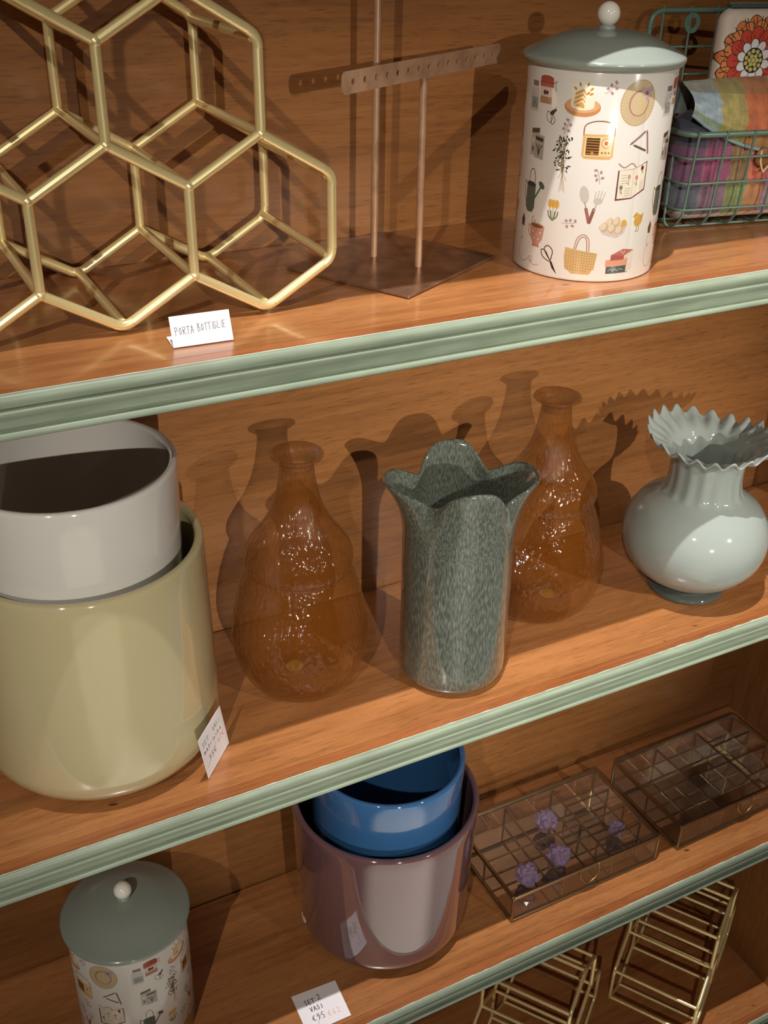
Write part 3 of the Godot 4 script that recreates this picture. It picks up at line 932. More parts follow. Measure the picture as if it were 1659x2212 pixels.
	cv.poly([c + Vector2(-12, -1), c + Vector2(12, -3), c + Vector2(10, 5), c + Vector2(3, 8.5), c + Vector2(-9, 5)], C(216, 196, 190))
	for q in [Vector2(-4, -4), Vector2(2, -4.6), Vector2(-8, -0.5), Vector2(-1.5, 0.6), Vector2(4.8, 2.2)]:
		cv.ell(c + q, Vector2(3.2, 3.8), C(206, 178, 146), 0.3)
		cv.ell(c + q + Vector2(-0.5, -0.6), Vector2(2.5, 3.0), C(232, 210, 180), 0.3)
	cv.ell(c + Vector2(8.6, -3), Vector2(2.6, 3.0), C(222, 172, 92))
	cv.line([c + Vector2(-12, 0), c + Vector2(-8, 5.4), c + Vector2(-4, 3.6), c + Vector2(0, 7.4), c + Vector2(4, 5.6), c + Vector2(9, 5), c + Vector2(12, -2)], 0.9, C(224, 206, 200))
	# basket bag
	c = P.call(-39.6, 21)
	cv.curve([c + Vector2(-6, -5), c + Vector2(-4, -14), c + Vector2(1, -17), c + Vector2(5, -13), c + Vector2(6, -4)], 0.8, C(190, 138, 106))
	cv.curve([c + Vector2(-4.6, -5), c + Vector2(-2.4, -13), c + Vector2(1.4, -15.2), c + Vector2(3.4, -12), c + Vector2(4.4, -4)], 0.7, C(168, 118, 88))
	cv.poly([c + Vector2(-13, -6), c + Vector2(13, -2.5), c + Vector2(11.5, 9), c + Vector2(8, 15), c + Vector2(-6, 15), c + Vector2(-12, 11), c + Vector2(-13.5, 2)], C(214, 178, 122))
	for q in 12:
		for z in 9:
			var v := Vector2(-11.4 + q * 2.05, -3.4 + z * 2.05 + q * 0.16)
			if v.y < 13.5 - absf(v.x) * 0.22:
				cv.ell(c + v, Vector2(0.7, 0.34), C(176, 134, 80), 0.7 if z % 2 else -0.7)
	# scissors
	c = P.call(-65.5, 16)
	cv.curve([c + Vector2(0, 3), c + Vector2(-6, 0), c + Vector2(-8, -5), c + Vector2(-4, -5), c + Vector2(1, 2)], 0.8, ink)
	cv.curve([c + Vector2(1, 2), c + Vector2(-5, -6), c + Vector2(-2, -9.5), c + Vector2(2.4, -6), c + Vector2(1.6, 1.5)], 0.8, ink)
	cv.poly([c + Vector2(0.4, 2), c + Vector2(2.6, 2.6), c + Vector2(8, 12.5), c + Vector2(3.2, 8)], C(44, 36, 34))
	# stack of three books
	c = P.call(-7.2, 17)
	cv.poly([c + Vector2(-11, 4.4), c + Vector2(9, 3.6), c + Vector2(9, 10), c + Vector2(-11, 10.2)], C(84, 98, 92))
	cv.curve([c + Vector2(-9, 7.8), c + Vector2(-7, 6.4), c + Vector2(-5, 8), c + Vector2(-3, 6.6), c + Vector2(-1, 8), c + Vector2(1, 6.6), c + Vector2(4, 7.6)], 0.45, C(196, 204, 196))
	cv.poly([c + Vector2(7, 3.8), c + Vector2(13, 2), c + Vector2(13, 8), c + Vector2(7, 9.8)], C(226, 214, 200))
	cv.poly([c + Vector2(-12, -1), c + Vector2(9, -2), c + Vector2(9, 4), c + Vector2(-12, 4.4)], C(228, 164, 134))
	cv.poly([c + Vector2(8, -2), c + Vector2(13.5, -4), c + Vector2(13.5, 1.6), c + Vector2(8, 4)], C(232, 220, 206))
	cv.poly([c + Vector2(-8, -5), c + Vector2(2, -9.5), c + Vector2(13, -8), c + Vector2(4, -4)], C(196, 118, 102))
	cv.poly([c + Vector2(-8, -5), c + Vector2(4, -4), c + Vector2(4, -0.8), c + Vector2(-8, -0.6)], C(180, 100, 86))
	cv.poly([c + Vector2(4, -4), c + Vector2(13, -8), c + Vector2(12.6, -4.6), c + Vector2(4, -0.8)], C(228, 216, 202))
	for q in [Vector2(1, -7.4), Vector2(4, -7.2), Vector2(2.6, -6)]:
		cv.ell(c + q, Vector2(0.9, 0.6), C(230, 180, 168))

func canister_material() -> void:
	var period := 122.32
	var cv := Canvas.new(1024, 1323, 1024.0 / period, C(238, 231, 222))
	cv.wrap = true
	motif(cv, Vector2(110, 158))
	M.tin = mat(C(220, 219, 217), 0.14, 0.0, 0.5)
	M.tin.albedo_texture = cv.texture()

func canister(label: String, at: Vector3, turn: float) -> void:
	var t := thing("canister", label, "canister", at, turn, "printed lidded canisters")
	var r := 0.0584
	var seg := 96
	var st := mb()
	# arc millimetres grow from +z towards +x; 110 mm of the print stands at the arc's zero
	var rows := []
	var us := []
	for q in [[r - 0.0012, 0.0], [r - 0.0003, 0.0006], [r, 0.0016], [r, 0.157], [r - 0.0006, 0.158]]:
		var row := PackedVector3Array()
		for j in seg + 1:
			var a := TAU * float(seg - j) / seg
			row.append(Vector3(q[0] * sin(a), q[1], q[0] * cos(a)))
		rows.append(row)
	for j in seg + 1:
		us.append((110.0 + TAU * float(seg - j) / seg * r * 1000.0) / 122.32)
	# columns must run so that faces look outwards
	for row in rows:
		row.reverse()
	us.reverse()
	grid(st, rows, us, [1.0, 0.996, 0.99, 0.006, 0.0], 1)
	obj("body", st, M.tin, t)
	st = mb()
	lathe(st, [Vector2(0.0, 0.0005), Vector2(r - 0.0012, 0.0), Vector2(r - 0.0012, 0.0), Vector2(0.0, 0.0002)], 64)
	obj("bottom", st, M.tin_inside, t)
	st = mb()
	var prof := spline([Vector2(0.0565, 0.1582), Vector2(0.0600, 0.1584), Vector2(0.0622, 0.1604), Vector2(0.0630, 0.1632), Vector2(0.0612, 0.1656), Vector2(0.0540, 0.1692), Vector2(0.0440, 0.1742), Vector2(0.0330, 0.1786), Vector2(0.0210, 0.1812), Vector2(0.0090, 0.1822), Vector2(0.0001, 0.1823)], 5)
	lathe(st, prof, 96)
	var lid := obj("lid", st, M.lid, t)
	st = mb()
	lathe(st, spline([Vector2(0.0066, 0.1815), Vector2(0.0064, 0.1835), Vector2(0.0045, 0.1850), Vector2(0.0001, 0.1852)], 4), 32)
	obj("knob_base", st, M.lid, lid)
	st = mb()
	var ball := []
	for i in 17:
		var a := PI * i / 16
		ball.append(Vector2(0.0088 * sin(a), 0.1925 - 0.0088 * cos(a)))
	lathe(st, ball, 32)
	obj("knob", st, M.knob, lid)

# ---------------------------------------------------------------- pots
func pot(called: String, label: String, at: Vector3, r: float, rb: float, h: float, rho: float, wall: float, m: Material) -> Node3D:
	var t := thing(called, label, "pot", at, 0.0, "glazed nesting pots")
	var st := mb()
	var prof := [Vector2(0.0, 0.003), Vector2(rb - rho * 1.05, 0.003), Vector2(rb - rho, 0.0), Vector2(rb - rho, 0.0)]
	for i in range(1, 11):
		var a := PI / 2 * i / 10
		prof.append(Vector2(rb - rho + rho * sin(a), rho - rho * cos(a)))
	for i in range(1, 13):
		var f := i / 12.0
		prof.append(Vector2(lerpf(rb, r, f), lerpf(rho, h - wall * 0.5, f)))
	for i in range(1, 8):
		var a := PI * i / 8
		prof.append(Vector2(r - wall / 2 + wall / 2 * cos(a), h - wall * 0.5 + wall * 0.5 * sin(a)))
	prof.append(Vector2(r - wall, h - wall * 0.5))
	prof.append(Vector2(rb - wall, rho + 0.01))
	prof.append(Vector2(rb - wall - rho * 0.4, wall + 0.004))
	prof.append(Vector2(0.0, wall + 0.002))
	lathe(st, prof, 128)
	obj("body", st, m, t)
	return t

# ---------------------------------------------------------------- vases
func amber_vase(label: String, at: Vector3, turn: float, off: Vector3) -> void:
	var t := thing("amber_vase", label, "vase", at, turn, "amber glass vases")
	var outer := spline([Vector2(0.0001, 0.003), Vector2(0.026, 0.0012), Vector2(0.040, 0.0012), Vector2(0.0500, 0.0090), Vector2(0.0590, 0.0270), Vector2(0.0636, 0.0500), Vector2(0.0628, 0.0700), Vector2(0.0586, 0.0930), Vector2(0.0524, 0.1130), Vector2(0.0480, 0.1235), Vector2(0.0464, 0.1275), Vector2(0.0488, 0.1325), Vector2(0.0494, 0.1400), Vector2(0.0474, 0.1480), Vector2(0.0420, 0.1570), Vector2(0.0335, 0.1690), Vector2(0.0265, 0.1810), Vector2(0.0206, 0.1960), Vector2(0.0170, 0.2120), Vector2(0.0152, 0.2260), Vector2(0.0158, 0.2330), Vector2(0.0210, 0.2372), Vector2(0.0235, 0.2392), Vector2(0.0228, 0.2412)], 5)
	var prof := outer.duplicate()
	prof.append(Vector2(0.0205, 0.2412))
	prof.append(Vector2(0.0168, 0.2385))
	prof.append(Vector2(0.0144, 0.2330))
	prof.append(Vector2(0.0138, 0.2260))
	var st := mb()
	lathe(st, prof, 112)
	obj("glass", st, M.amber, t)
	# round gold sticker on the bottom, seen through the glass
	st = mb()
	lathe(st, [Vector2(0.0085, 0.0032), Vector2(0.0085, 0.0036), Vector2(0.0085, 0.0036), Vector2(0.0001, 0.0037)], 20)
	obj("sticker", st, M.gold_sticker, t, off)

func lobed_vase() -> void:
	var t := thing("green_vase", "tall mottled grey green glass vase with a wavy pinched rim", "vase", Vector3(0.4605, H2, -0.076))
	var seg := 144
	var outer := []
	var inner := []
	var th := 0.0042
	var surf := func(f: float, a: float, inside: bool) -> Vector3:
		# f: 0 the foot .. 1 the rim
		var lobe := 0.5 + 0.5 * cos(4.0 * (a - deg_to_rad(18.0)))
		lobe = 1.0 - pow(1.0 - lobe, 2.0)
		var side := pow(absf(cos(a - deg_to_rad(18.0))), 2.0)
		var top := clampf((f - 0.78) / 0.22, 0.0, 1.0)
		var r := 0.0512
		var rho := 0.014
		var h := f * 0.198
		if h < rho:
			r = 0.0512 - rho + sqrt(maxf(0.0, rho * rho - (rho - h) * (rho - h)))
		r += 0.0006 * sin(a * 3.0) * sin(f * 5.0)
		r += pow(top, 2.2) * (lobe * (0.0045 + 0.0150 * side) - (1.0 - lobe) * 0.0030)
		h += pow(top, 1.4) * lobe * (0.0225 - 0.0100 * side)
		if inside:
			r -= th
			h = maxf(h, 0.007)
			if f > 0.97:
				h -= 0.0006
		return Vector3(r * cos(a), h, r * sin(a))
	var fs := [0.0, 0.003, 0.012, 0.025, 0.045, 0.07]
	for i in 22:
		fs.append(0.1 + 0.66 * i / 22.0)
	for i in 19:
		fs.append(0.76 + 0.24 * i / 18.0)
	var rows := []
	var base := PackedVector3Array()
	for j in seg + 1:
		base.append(Vector3(0, 0.0005, 0))
	rows.append(base)
	for f in fs:
		var row := PackedVector3Array()
		for j in seg + 1:
			row.append(surf.call(f, TAU * (j % seg) / seg, false))
		rows.append(row)
	# rounded lip
	var lip := PackedVector3Array()
	for j in seg + 1:
		var a := TAU * (j % seg) / seg
		lip.append((surf.call(1.0, a, false) + surf.call(1.0, a, true)) / 2 + Vector3(0, 0.0022, 0))
	rows.append(lip)
	for i in range(fs.size() - 1, 3, -1):
		var row := PackedVector3Array()
		for j in seg + 1:
			row.append(surf.call(fs[i], TAU * (j % seg) / seg, true))
		rows.append(row)
	var floor_ := PackedVector3Array()
	for j in seg + 1:
		floor_.append(Vector3(0, 0.008, 0))
	rows.append(floor_)
	var st := mb()
	grid(st, rows, [], [], 1)
	obj("glass", st, M.moss, t)

func ruffled_vase() -> void:
	var t := thing("ruffled_vase", "squat grey opal glass vase with a crimped ruffled rim and clear foot", "vase", Vector3(0.768, H2, -0.088))
	var seg := 240
	var prof := spline([Vector2(0.0001, 0.0125), Vector2(0.026, 0.0115), Vector2(0.0400, 0.0165), Vector2(0.0580, 0.0290), Vector2(0.0710, 0.0460), Vector2(0.0765, 0.0660), Vector2(0.0740, 0.0860), Vector2(0.0640, 0.1040), Vector2(0.0500, 0.1150), Vector2(0.0405, 0.1230), Vector2(0.0372, 0.1360), Vector2(0.0370, 0.1500), Vector2(0.0385, 0.1610)], 5)
	var rows := []
	var crimps := 22.0
	var ring := func(r: float, h: float, f: float, inside: float) -> PackedVector3Array:
		var row := PackedVector3Array()
		for j in seg + 1:
			var a := TAU * (j % seg) / seg
			var rr := r
			var hh := h
			if f > 0.0:
				var wob := cos(a * crimps + 0.6 * sin(a * 3.0))
				rr += wob * 0.0016 * f
				hh += f * (0.0040 * wob + 0.0050 * cos(2.0 * (a - 0.9)) + 0.0015 * sin(3.0 * a))
			elif h > 0.12:
				rr += 0.0005 * cos(a * 16.0)
			row.append(Vector3((rr - inside) * cos(a), hh, (rr - inside) * sin(a)))
		return row
	for q in prof:
		rows.append(ring.call(q.x, q.y, 0.0, 0.0))
	var flare := spline([Vector2(0.0385, 0.1610), Vector2(0.0425, 0.1690), Vector2(0.0500, 0.1745), Vector2(0.0590, 0.1785), Vector2(0.0655, 0.1830)], 4)
	for i in range(1, flare.size()):
		rows.append(ring.call(flare[i].x, flare[i].y, pow(float(i) / (flare.size() - 1), 1.3), 0.0))
	var last: Vector2 = flare[-1]
	rows.append(ring.call(last.x + 0.0006, last.y + 0.0014, 1.0, 0.0))
	for i in range(flare.size() - 1, 0, -1):
		rows.append(ring.call(flare[i].x, flare[i].y + 0.0026, pow(float(i) / (flare.size() - 1), 1.3), 0.0002))
	for i in range(prof.size() - 1, 6, -3):
		rows.append(ring.call(prof[i].x, prof[i].y, 0.0, 0.0034))
	rows.append(ring.call(0.0035, 0.0175, 0.0, 0.0034))
	var st := mb()
	grid(st, rows, [], [], 1)
	obj("body", st, M.opal, t)
	st = mb()
	lathe(st, spline([Vector2(0.0001, 0.002), Vector2(0.030, 0.0012), Vector2(0.0380, 0.0), Vector2(0.0412, 0.0030), Vector2(0.0400, 0.0065), Vector2(0.0340, 0.0090), Vector2(0.0285, 0.0112), Vector2(0.0001, 0.0114)], 5), 72)
	obj("foot", st, M.smoke, t)

# ---------------------------------------------------------------- cards
func sheet(st: SurfaceTool, a: Vector3, b: Vector3, c: Vector3, d: Vector3, thick: float, uvs := [Vector2(0, 1), Vector2(1, 1), Vector2(1, 0), Vector2(0, 0)]) -> void:
	# a bottom left, b bottom right, c top right, d top left as seen from its printed side
	var n := (b - a).cross(d - a).normalized() * thick
	var mid := (a + c) / 2 - n / 2
	face(st, [a, b, c, d], mid, uvs)
	face(st, [a - n, b - n, c - n, d - n], mid, [Vector2(0.02, 0.02), Vector2(0.03, 0.02), Vector2(0.03, 0.03), Vector2(0.02, 0.03)])
	for e in [[a, b], [b, c], [c, d], [d, a]]:
		face(st, [e[0], e[1], e[1] - n, e[0] - n], mid, [Vector2(0.02, 0.02), Vector2(0.03, 0.02), Vector2(0.03, 0.03), Vector2(0.02, 0.03)])

func paper_with(cv: Canvas) -> StandardMaterial3D:
	var m := mat(Color.WHITE, 0.85)
	m.albedo_texture = cv.texture()
	return m

func cards() -> void:
	var white := C(244, 238, 240)
	# folded tent card before the wine rack
	var cv := Canvas.new(512, 256, 12.0, white)
	write(cv, "PORTA", Vector2(2.6, 7.8), 5.6, 2.75, 0.42, C(84, 82, 88), -0.01)
	write(cv, "BOTTIGLIE", Vector2(18.6, 7.0), 5.4, 2.5, 0.42, C(84, 82, 88), -0.02)
	var t := thing("name_card", "small white folded card with pencilled lettering before the wine rack", "card", Vector3(0.196, H1, -0.0330), deg_to_rad(-2.0), "handwritten cards")
	var st := mb()
	sheet(st, Vector3(0, 0.0006, 0), Vector3(0.0422, 0.0006, 0), Vector3(0.0428, 0.0190, -0.0098), Vector3(0.0006, 0.0190, -0.0098), 0.0003)
	obj("front_panel", st, paper_with(cv), t)
	st = mb()
	sheet(st, Vector3(0, 0.0005, -0.0003), Vector3(0.0422, 0.0005, -0.0003), Vector3(0.0422, 0.0016, -0.0190), Vector3(0.0004, 0.0016, -0.0190), 0.0003)
	obj("base_flap", st, M.paper, t)
	# price card leaning on the olive pot
	cv = Canvas.new(512, 600, 11.0, white)
	write(cv, "SET", Vector2(4, 9), 6.5, 4.6, 0.55, C(40, 36, 40), -0.02)
	write(cv, "VASI", Vector2(26, 8.5), 6.0, 3.7, 0.5, C(40, 36, 40), -0.02)
	write(cv, "matrioska", Vector2(4, 19), 6.0, 4.2, 0.6, C(40, 36, 40), -0.02)
	write(cv, "95€", Vector2(9, 32), 7.5, 5.4, 0.55, C(40, 36, 40))
	cv.line([Vector2(4, 43), Vector2(27, 29)], 0.4, C(70, 66, 70))
	write(cv, "62€", Vector2(29, 28), 7.0, 4.6, 0.6, C(222, 120, 126))
	t = thing("price_card", "white price card with black and red writing leaning on the olive pot", "card", Vector3(0.1966, H2, -0.0324), 0.0, "handwritten cards")
	var e := Vector3(0.0313, 0.0, -0.0348)
	var v := Vector3(-0.0090, 0.0524, 0.0085)
	st = mb()
	sheet(st, Vector3(0, 0.0005, 0), e + Vector3(0, 0.0005, 0), e + v, v, 0.0003)
	obj("card", st, paper_with(cv), t)
	# price card lying in front of the purple pot
	cv = Canvas.new(572, 528, 11.0, white)
	write(cv, "SET", Vector2(10, 10.5), 6.2, 4.0, 0.7, C(36, 32, 36), 0.0)
	write(cv, "2", Vector2(25, 8), 7.0, 5.0, 0.65, C(36, 32, 36))
	write(cv, "VASI", Vector2(13, 20), 5.4, 3.9, 0.7, C(36, 32, 36))
	write(cv, "€95", Vector2(11, 30), 7.4, 5.2, 0.6, C(36, 32, 36))
	cv.line([Vector2(15, 42), Vector2(24, 29)], 0.35, C(120, 112, 116))
	write(cv, "€62", Vector2(29, 31.5), 7.0, 5.2, 0.6, C(232, 170, 176))
	t = thing("price_card", "white price card with handwriting lying flat before the purple pot", "card", Vector3(0.2796, H3, -0.0205), deg_to_rad(0.0), "handwritten cards")
	st = mb()
	sheet(st, Vector3(-0.002, 0.0006, 0.0), Vector3(0.0488, 0.0006, 0.0002), Vector3(0.0515, 0.0008, -0.0460), Vector3(0.0, 0.0008, -0.0484), 0.0003)
	obj("card", st, paper_with(cv), t)

# ---------------------------------------------------------------- glass jewellery boxes
func glass_box(label: String, at: Vector3, turn: float) -> void:
	var t := thing("glass_box", label, "jewellery box", at, turn, "glass jewellery boxes")
	# origin: front left bottom corner; x right, z back is negative
	var w := 0.2135
	var d := 0.130
	var h := 0.0376
	var f := 0.0016
	var st := mb()
	box(st, Vector3(w / 2, 0.0035, -d / 2), Vector3(w - 0.004, 0.0012, d - 0.004))
	obj("mirror_base", st, M.mirror, t)
	# came strips: twelve edges
	var P := func(x: float, y: float, z: float) -> Vector3: return Vector3(x * w, 0.0022 + y * (h - 0.0022), -z * d)
	for e in [[0, 0, 0, 1, 0, 0], [0, 0, 1, 1, 0, 1], [0, 0, 0, 0, 0, 1], [1, 0, 0, 1, 0, 1], [0, 0, 0, 0, 1, 0], [1, 0, 0, 1, 1, 0], [0, 0, 1, 0, 1, 1], [1, 0, 1, 1, 1, 1], [0, 1, 0, 1, 1, 0], [0, 1, 1, 1, 1, 1], [0, 1, 0, 0, 1, 1], [1, 1, 0, 1, 1, 1]]:
		st = mb()
		var up := Vector3.UP if e[1] == e[4] else Vector3.BACK
		bar(st, P.call(e[0], e[1], e[2]), P.call(e[3], e[4], e[5]), f * 2.0, f * 2.0, 0.0005, up)
		obj("frame_strip", st, M.came, t)
	# lid frame lies on the box, hinged at the back
	for e in [[0, 0, 1, 0], [0, 1, 1, 1], [0, 0, 0, 1], [1, 0, 1, 1]]:
		st = mb()
		bar(st, P.call(e[0], 1, e[1]) + Vector3(0, 0.0031, 0), P.call(e[2], 1, e[3]) + Vector3(0, 0.0031, 0), f * 2.2, f * 1.3, 0.0004)
		obj("lid_strip", st, M.came, t)
	# panes
	for q in [[Vector3(w / 2, h / 2, -0.0002), Vector3(w - 0.002, h - 0.004, 0.0016)], [Vector3(w / 2, h / 2, -d + 0.0002), Vector3(w - 0.002, h - 0.004, 0.0016)], [Vector3(0.0002, h / 2, -d / 2), Vector3(0.0016, h - 0.004, d - 0.002)], [Vector3(w - 0.0002, h / 2, -d / 2), Vector3(0.0016, h - 0.004, d - 0.002)], [Vector3(w / 2, h + 0.0031, -d / 2), Vector3(w - 0.002, 0.0016, d - 0.002)]]:
		st = mb()
		box(st, q[0], q[1])
		obj("pane", st, M.pane, t)
	# dividers of glass edged with metal: two across, one along, three short ones in the last column
	var lo := 0.0045
	var hi := h - 0.0045
	var div := func(a: Vector3, b: Vector3) -> void:
		var s2 := mb()
		bar(s2, a + Vector3(0, (lo + hi) / 2, 0), b + Vector3(0, (lo + hi) / 2, 0), 0.0014, hi - lo)
		var o := obj("divider", s2, M.pane, t)
		s2 = mb()
		for y in [lo, hi]:
			bar(s2, a + Vector3(0, y, 0), b + Vector3(0, y, 0), 0.0022, 0.0016)
		for p in [a, b]:
			bar(s2, p + Vector3(0, lo, 0), p + Vector3(0, hi, 0), 0.0018, 0.0018, 0.0, Vector3.BACK)
		obj("edging", s2, M.came, o)
	for x in [0.0715, 0.1440]:
		div.call(Vector3(x, 0, -0.002), Vector3(x, 0, -d + 0.002))
	div.call(Vector3(0.002, 0, -d * 0.5), Vector3(0.1430, 0, -d * 0.5))
	for z in [0.25, 0.5, 0.75]:
		div.call(Vector3(0.1450, 0, -d * z), Vector3(w - 0.002, 0, -d * z))
	# ring handle hanging from the lid's front edge
	st = mb()
	var ring := []
	for i in 22:
		var a := PI * (1.08 + 0.84 * i / 21.0)
		ring.append(Vector3(w * 0.5 + 0.0145 * cos(a), h + 0.0005 + 0.019 * sin(a) * 0.95, 0.0030 - 0.0024 * sin(a)))
	ring.insert(0, Vector3(w * 0.5 - 0.0130, h + 0.0032, 0.0018))
	ring.append(Vector3(w * 0.5 + 0.0130, h + 0.0032, 0.0018))
	tube(st, ring, 0.0008, 8)
	obj("ring_handle", st, M.brass, t)

func amethyst(label: String, at: Vector3, size: float, s: int) -> void:
	var t := thing("amethyst", label, "crystal", at, 0.0, "amethyst pieces in the glass box")
	rng.seed = s
	var st := mb()
	# rough base
	var blob := []
	for i in 7:
		var row := PackedVector3Array()
		for j in 11:
			var a := TAU * (j % 10) / 10
			var p := PI * i / 6
			var n := 0.8 + 0.35 * sin(a * 2 + s) * sin(p * 2) + 0.12 * cos(a * 5 + s)
			row.append(Vector3(sin(p) * cos(a) * 0.42 * n, 0.42 - 0.42 * cos(p), sin(p) * sin(a) * 0.34 * n) * size)
		blob.append(row)
	grid(st, blob, [], [], -1)
	obj("base", st, M.geode, t)
	for k in 40:
		st = mb()
		var a := rng.randf() * TAU
		var el := rng.randf_range(0.1, 1.4)
		var d := Vector3(cos(a) * cos(el), sin(el), sin(a) * cos(el))
		var c := Vector3(0, 0.42, 0) * size + Vector3(d.x * 0.26, d.y * 0.26, d.z * 0.2) * size
		var l := rng.randf_range(0.16, 0.30) * size
		var r := rng.randf_range(0.09, 0.17) * size
		var u := d.cross(Vector3(0.3, 0.5, 0.8)).normalized()
		var v := d.cross(u)
		var lo := []
		var mid := []
		for q in 6:
			var e := u * cos(q * PI / 3) + v * sin(q * PI / 3)
			lo.append(c + e * r)
			mid.append(c + e * r + d * l * 0.6)
		for q in 6:
			face(st, [lo[q], lo[(q + 1) % 6], mid[(q + 1) % 6], mid[q]], c + d * l * 0.3)
			face(st, [mid[q], mid[(q + 1) % 6], c + d * l], c + d * l * 0.3)
		obj("crystal_point", st, M.amethyst, t)

# ---------------------------------------------------------------- wire basket and pouches
func wire_basket() -> void:
	var base := Vector3(0.700, H1, -0.1200)
	var turn := deg_to_rad(-10.0)
	var t := thing("wire_basket", "dark green wire basket with high back behind the printed canister", "basket", base, turn)
	var w := 0.225
	var d := 0.088
	var hb := 0.181
	var hf := 0.088
	var thick := 0.0026
	var thin := 0.0012
	var st := mb()
	tube(st, bent([Vector3(0, thick, -d), Vector3(0, hb, -d), Vector3(w, hb, -d), Vector3(w, thick, -d)], 0.014), thick, 10)
	obj("back_frame", st, M.wire, t)
	st = mb()
	tube(st, bent([Vector3(0.001, hf, -d + 0.004), Vector3(0.001, hf, 0), Vector3(w - 0.001, hf, 0), Vector3(w - 0.001, hf, -d + 0.004)], 0.02), thick, 10)
	obj("front_rim", st, M.wire, t)
	# upright wires: up the back, across the bottom, up the front
	var n := 8
	for k in n:
		var x := 0.012 + (w - 0.024) * k / (n - 1)
		st = mb()
		tube(st, bent([Vector3(x, hb + thick + thin, -d + 0.001), Vector3(x, 0.0035, -d + thin + 0.001), Vector3(x - 0.004, 0.0035, -0.012), Vector3(x - 0.003, 0.016, -0.001), Vector3(x, hf + thick + 0.0008, thin + 0.001)], 0.006, false, 4), thin, 6)
		obj("upright_wire", st, M.wire, t)
	for y in [0.022, 0.0455, 0.0675]:
		st = mb()
		tube(st, bent([Vector3(0.002, y, -d), Vector3(0.002, y, 0.0005), Vector3(w - 0.002, y, 0.0005), Vector3(w - 0.002, y, -d)], 0.014), thin, 6)
		obj("cross_wire", st, M.wire, t)
	for y in [0.126, 0.150, 0.102]:
		st = mb()
		tube(st, [Vector3(0.0, y, -d - 0.0012), Vector3(w, y, -d - 0.0012)], thin, 6)
		obj("back_wire", st, M.wire, t)
	for z in [-0.02, -0.045, -0.07]:
		st = mb()
		tube(st, bent([Vector3(0.002, hf - 0.02, z), Vector3(0.002, 0.002, z), Vector3(w - 0.002, 0.002, z), Vector3(w - 0.002, hf - 0.02, z)], 0.01), thin, 6)
		obj("bottom_wire", st, M.wire, t)
	for x in [0.043, w - 0.043]:
		st = mb()
		var rows := []
		for q in [[0.0042, -0.0007], [0.0042, 0.0007], [0.0082, 0.0007], [0.0082, -0.0007], [0.0042, -0.0007]]:
			var row := PackedVector3Array()
			for j in 25:
				var a := TAU * (j % 24) / 24
				row.append(Vector3(x + q[0] * cos(a), hb - 0.0105 + q[0] * sin(a) * 1.08, -d + q[1] + 0.001))
			rows.append(row)
		grid(st, rows, [], [], -1)
		obj("hanging_eyelet", st, M.wire, t)
	pouches(base, turn)

func pillow(w: float, h: float, thick: float, nx: int, ny: int, corner: float, quilt := 0.0, ribs := 0) -> SurfaceTool:
	# an upright cushion: x across, y up from 0, z front
	var st := mb()
	for side in [1.0, -1.0]:
		var rows := []
		for i in ny + 1:
			var row := PackedVector3Array()
			for j in nx + 1:
				var u := float(j) / nx if side > 0 else 1.0 - float(j) / nx
				var v := float(i) / ny
				var x := u * w
				var y := v * h
				# round the corners of the outline
				var dx := maxf(0.0, corner - minf(x, w - x))
				var dy := maxf(0.0, corner - minf(y, h - y))
				if dx > 0 and dy > 0:
					var l := maxf(dx, dy) / Vector2(dx, dy).length()
					x = (corner - dx * l) if x < w / 2 else (w - corner + dx * l)
					y = (corner - dy * l) if y < h / 2 else (h - corner + dy * l)
				var ex := minf(u, 1 - u) * w
				var ey := minf(v, 1 - v) * h
				var e := clampf(minf(ex, ey) / (thick * 0.55), 0.0, 1.0)
				var z := thick / 2 * sqrt(1.0 - (1.0 - e) * (1.0 - e))
				if ribs > 0:
					z -= quilt * pow(absf(cos(u * ribs * PI)), 6.0) * e
				row.append(Vector3(x, y, side * z))
			row.reverse()
			rows.append(row)
		var us := []
		for j in nx + 1:
			us.append(1.0 - float(j) / nx if side > 0 else float(j) / nx)
		grid(st, rows, us, [], 1)
	return st

func quilt_picture(columns: Array, bands: Array, w: int, h: int) -> ImageTexture:
	var cv := Canvas.new(w, h, 1.0, Color.WHITE)
	var n1 := noise(0.02, 3, 3)
	for y in h:
		for x in w:
			var u := float(x) / w
			var v := float(y) / h
			var c: Color = columns[0][1]
			for q in columns:
				if u + 0.012 * n1.get_noise_2d(x * 0.3, y) >= q[0]:
					c = q[1]
			for q in bands:
				if v >= q[0] and v < q[1]:
					c = c.lerp(q[2], q[3])
			var k := 1.0 + 0.16 * n1.get_noise_2d(x, y) + 0.06 * n1.get_noise_2d(x * 6, y * 6)
			cv.im.set_pixel(x, y, Color(clampf(c.r * k, 0, 1), clampf(c.g * k, 0, 1), clampf(c.b * k, 0, 1)))
	return cv.texture()

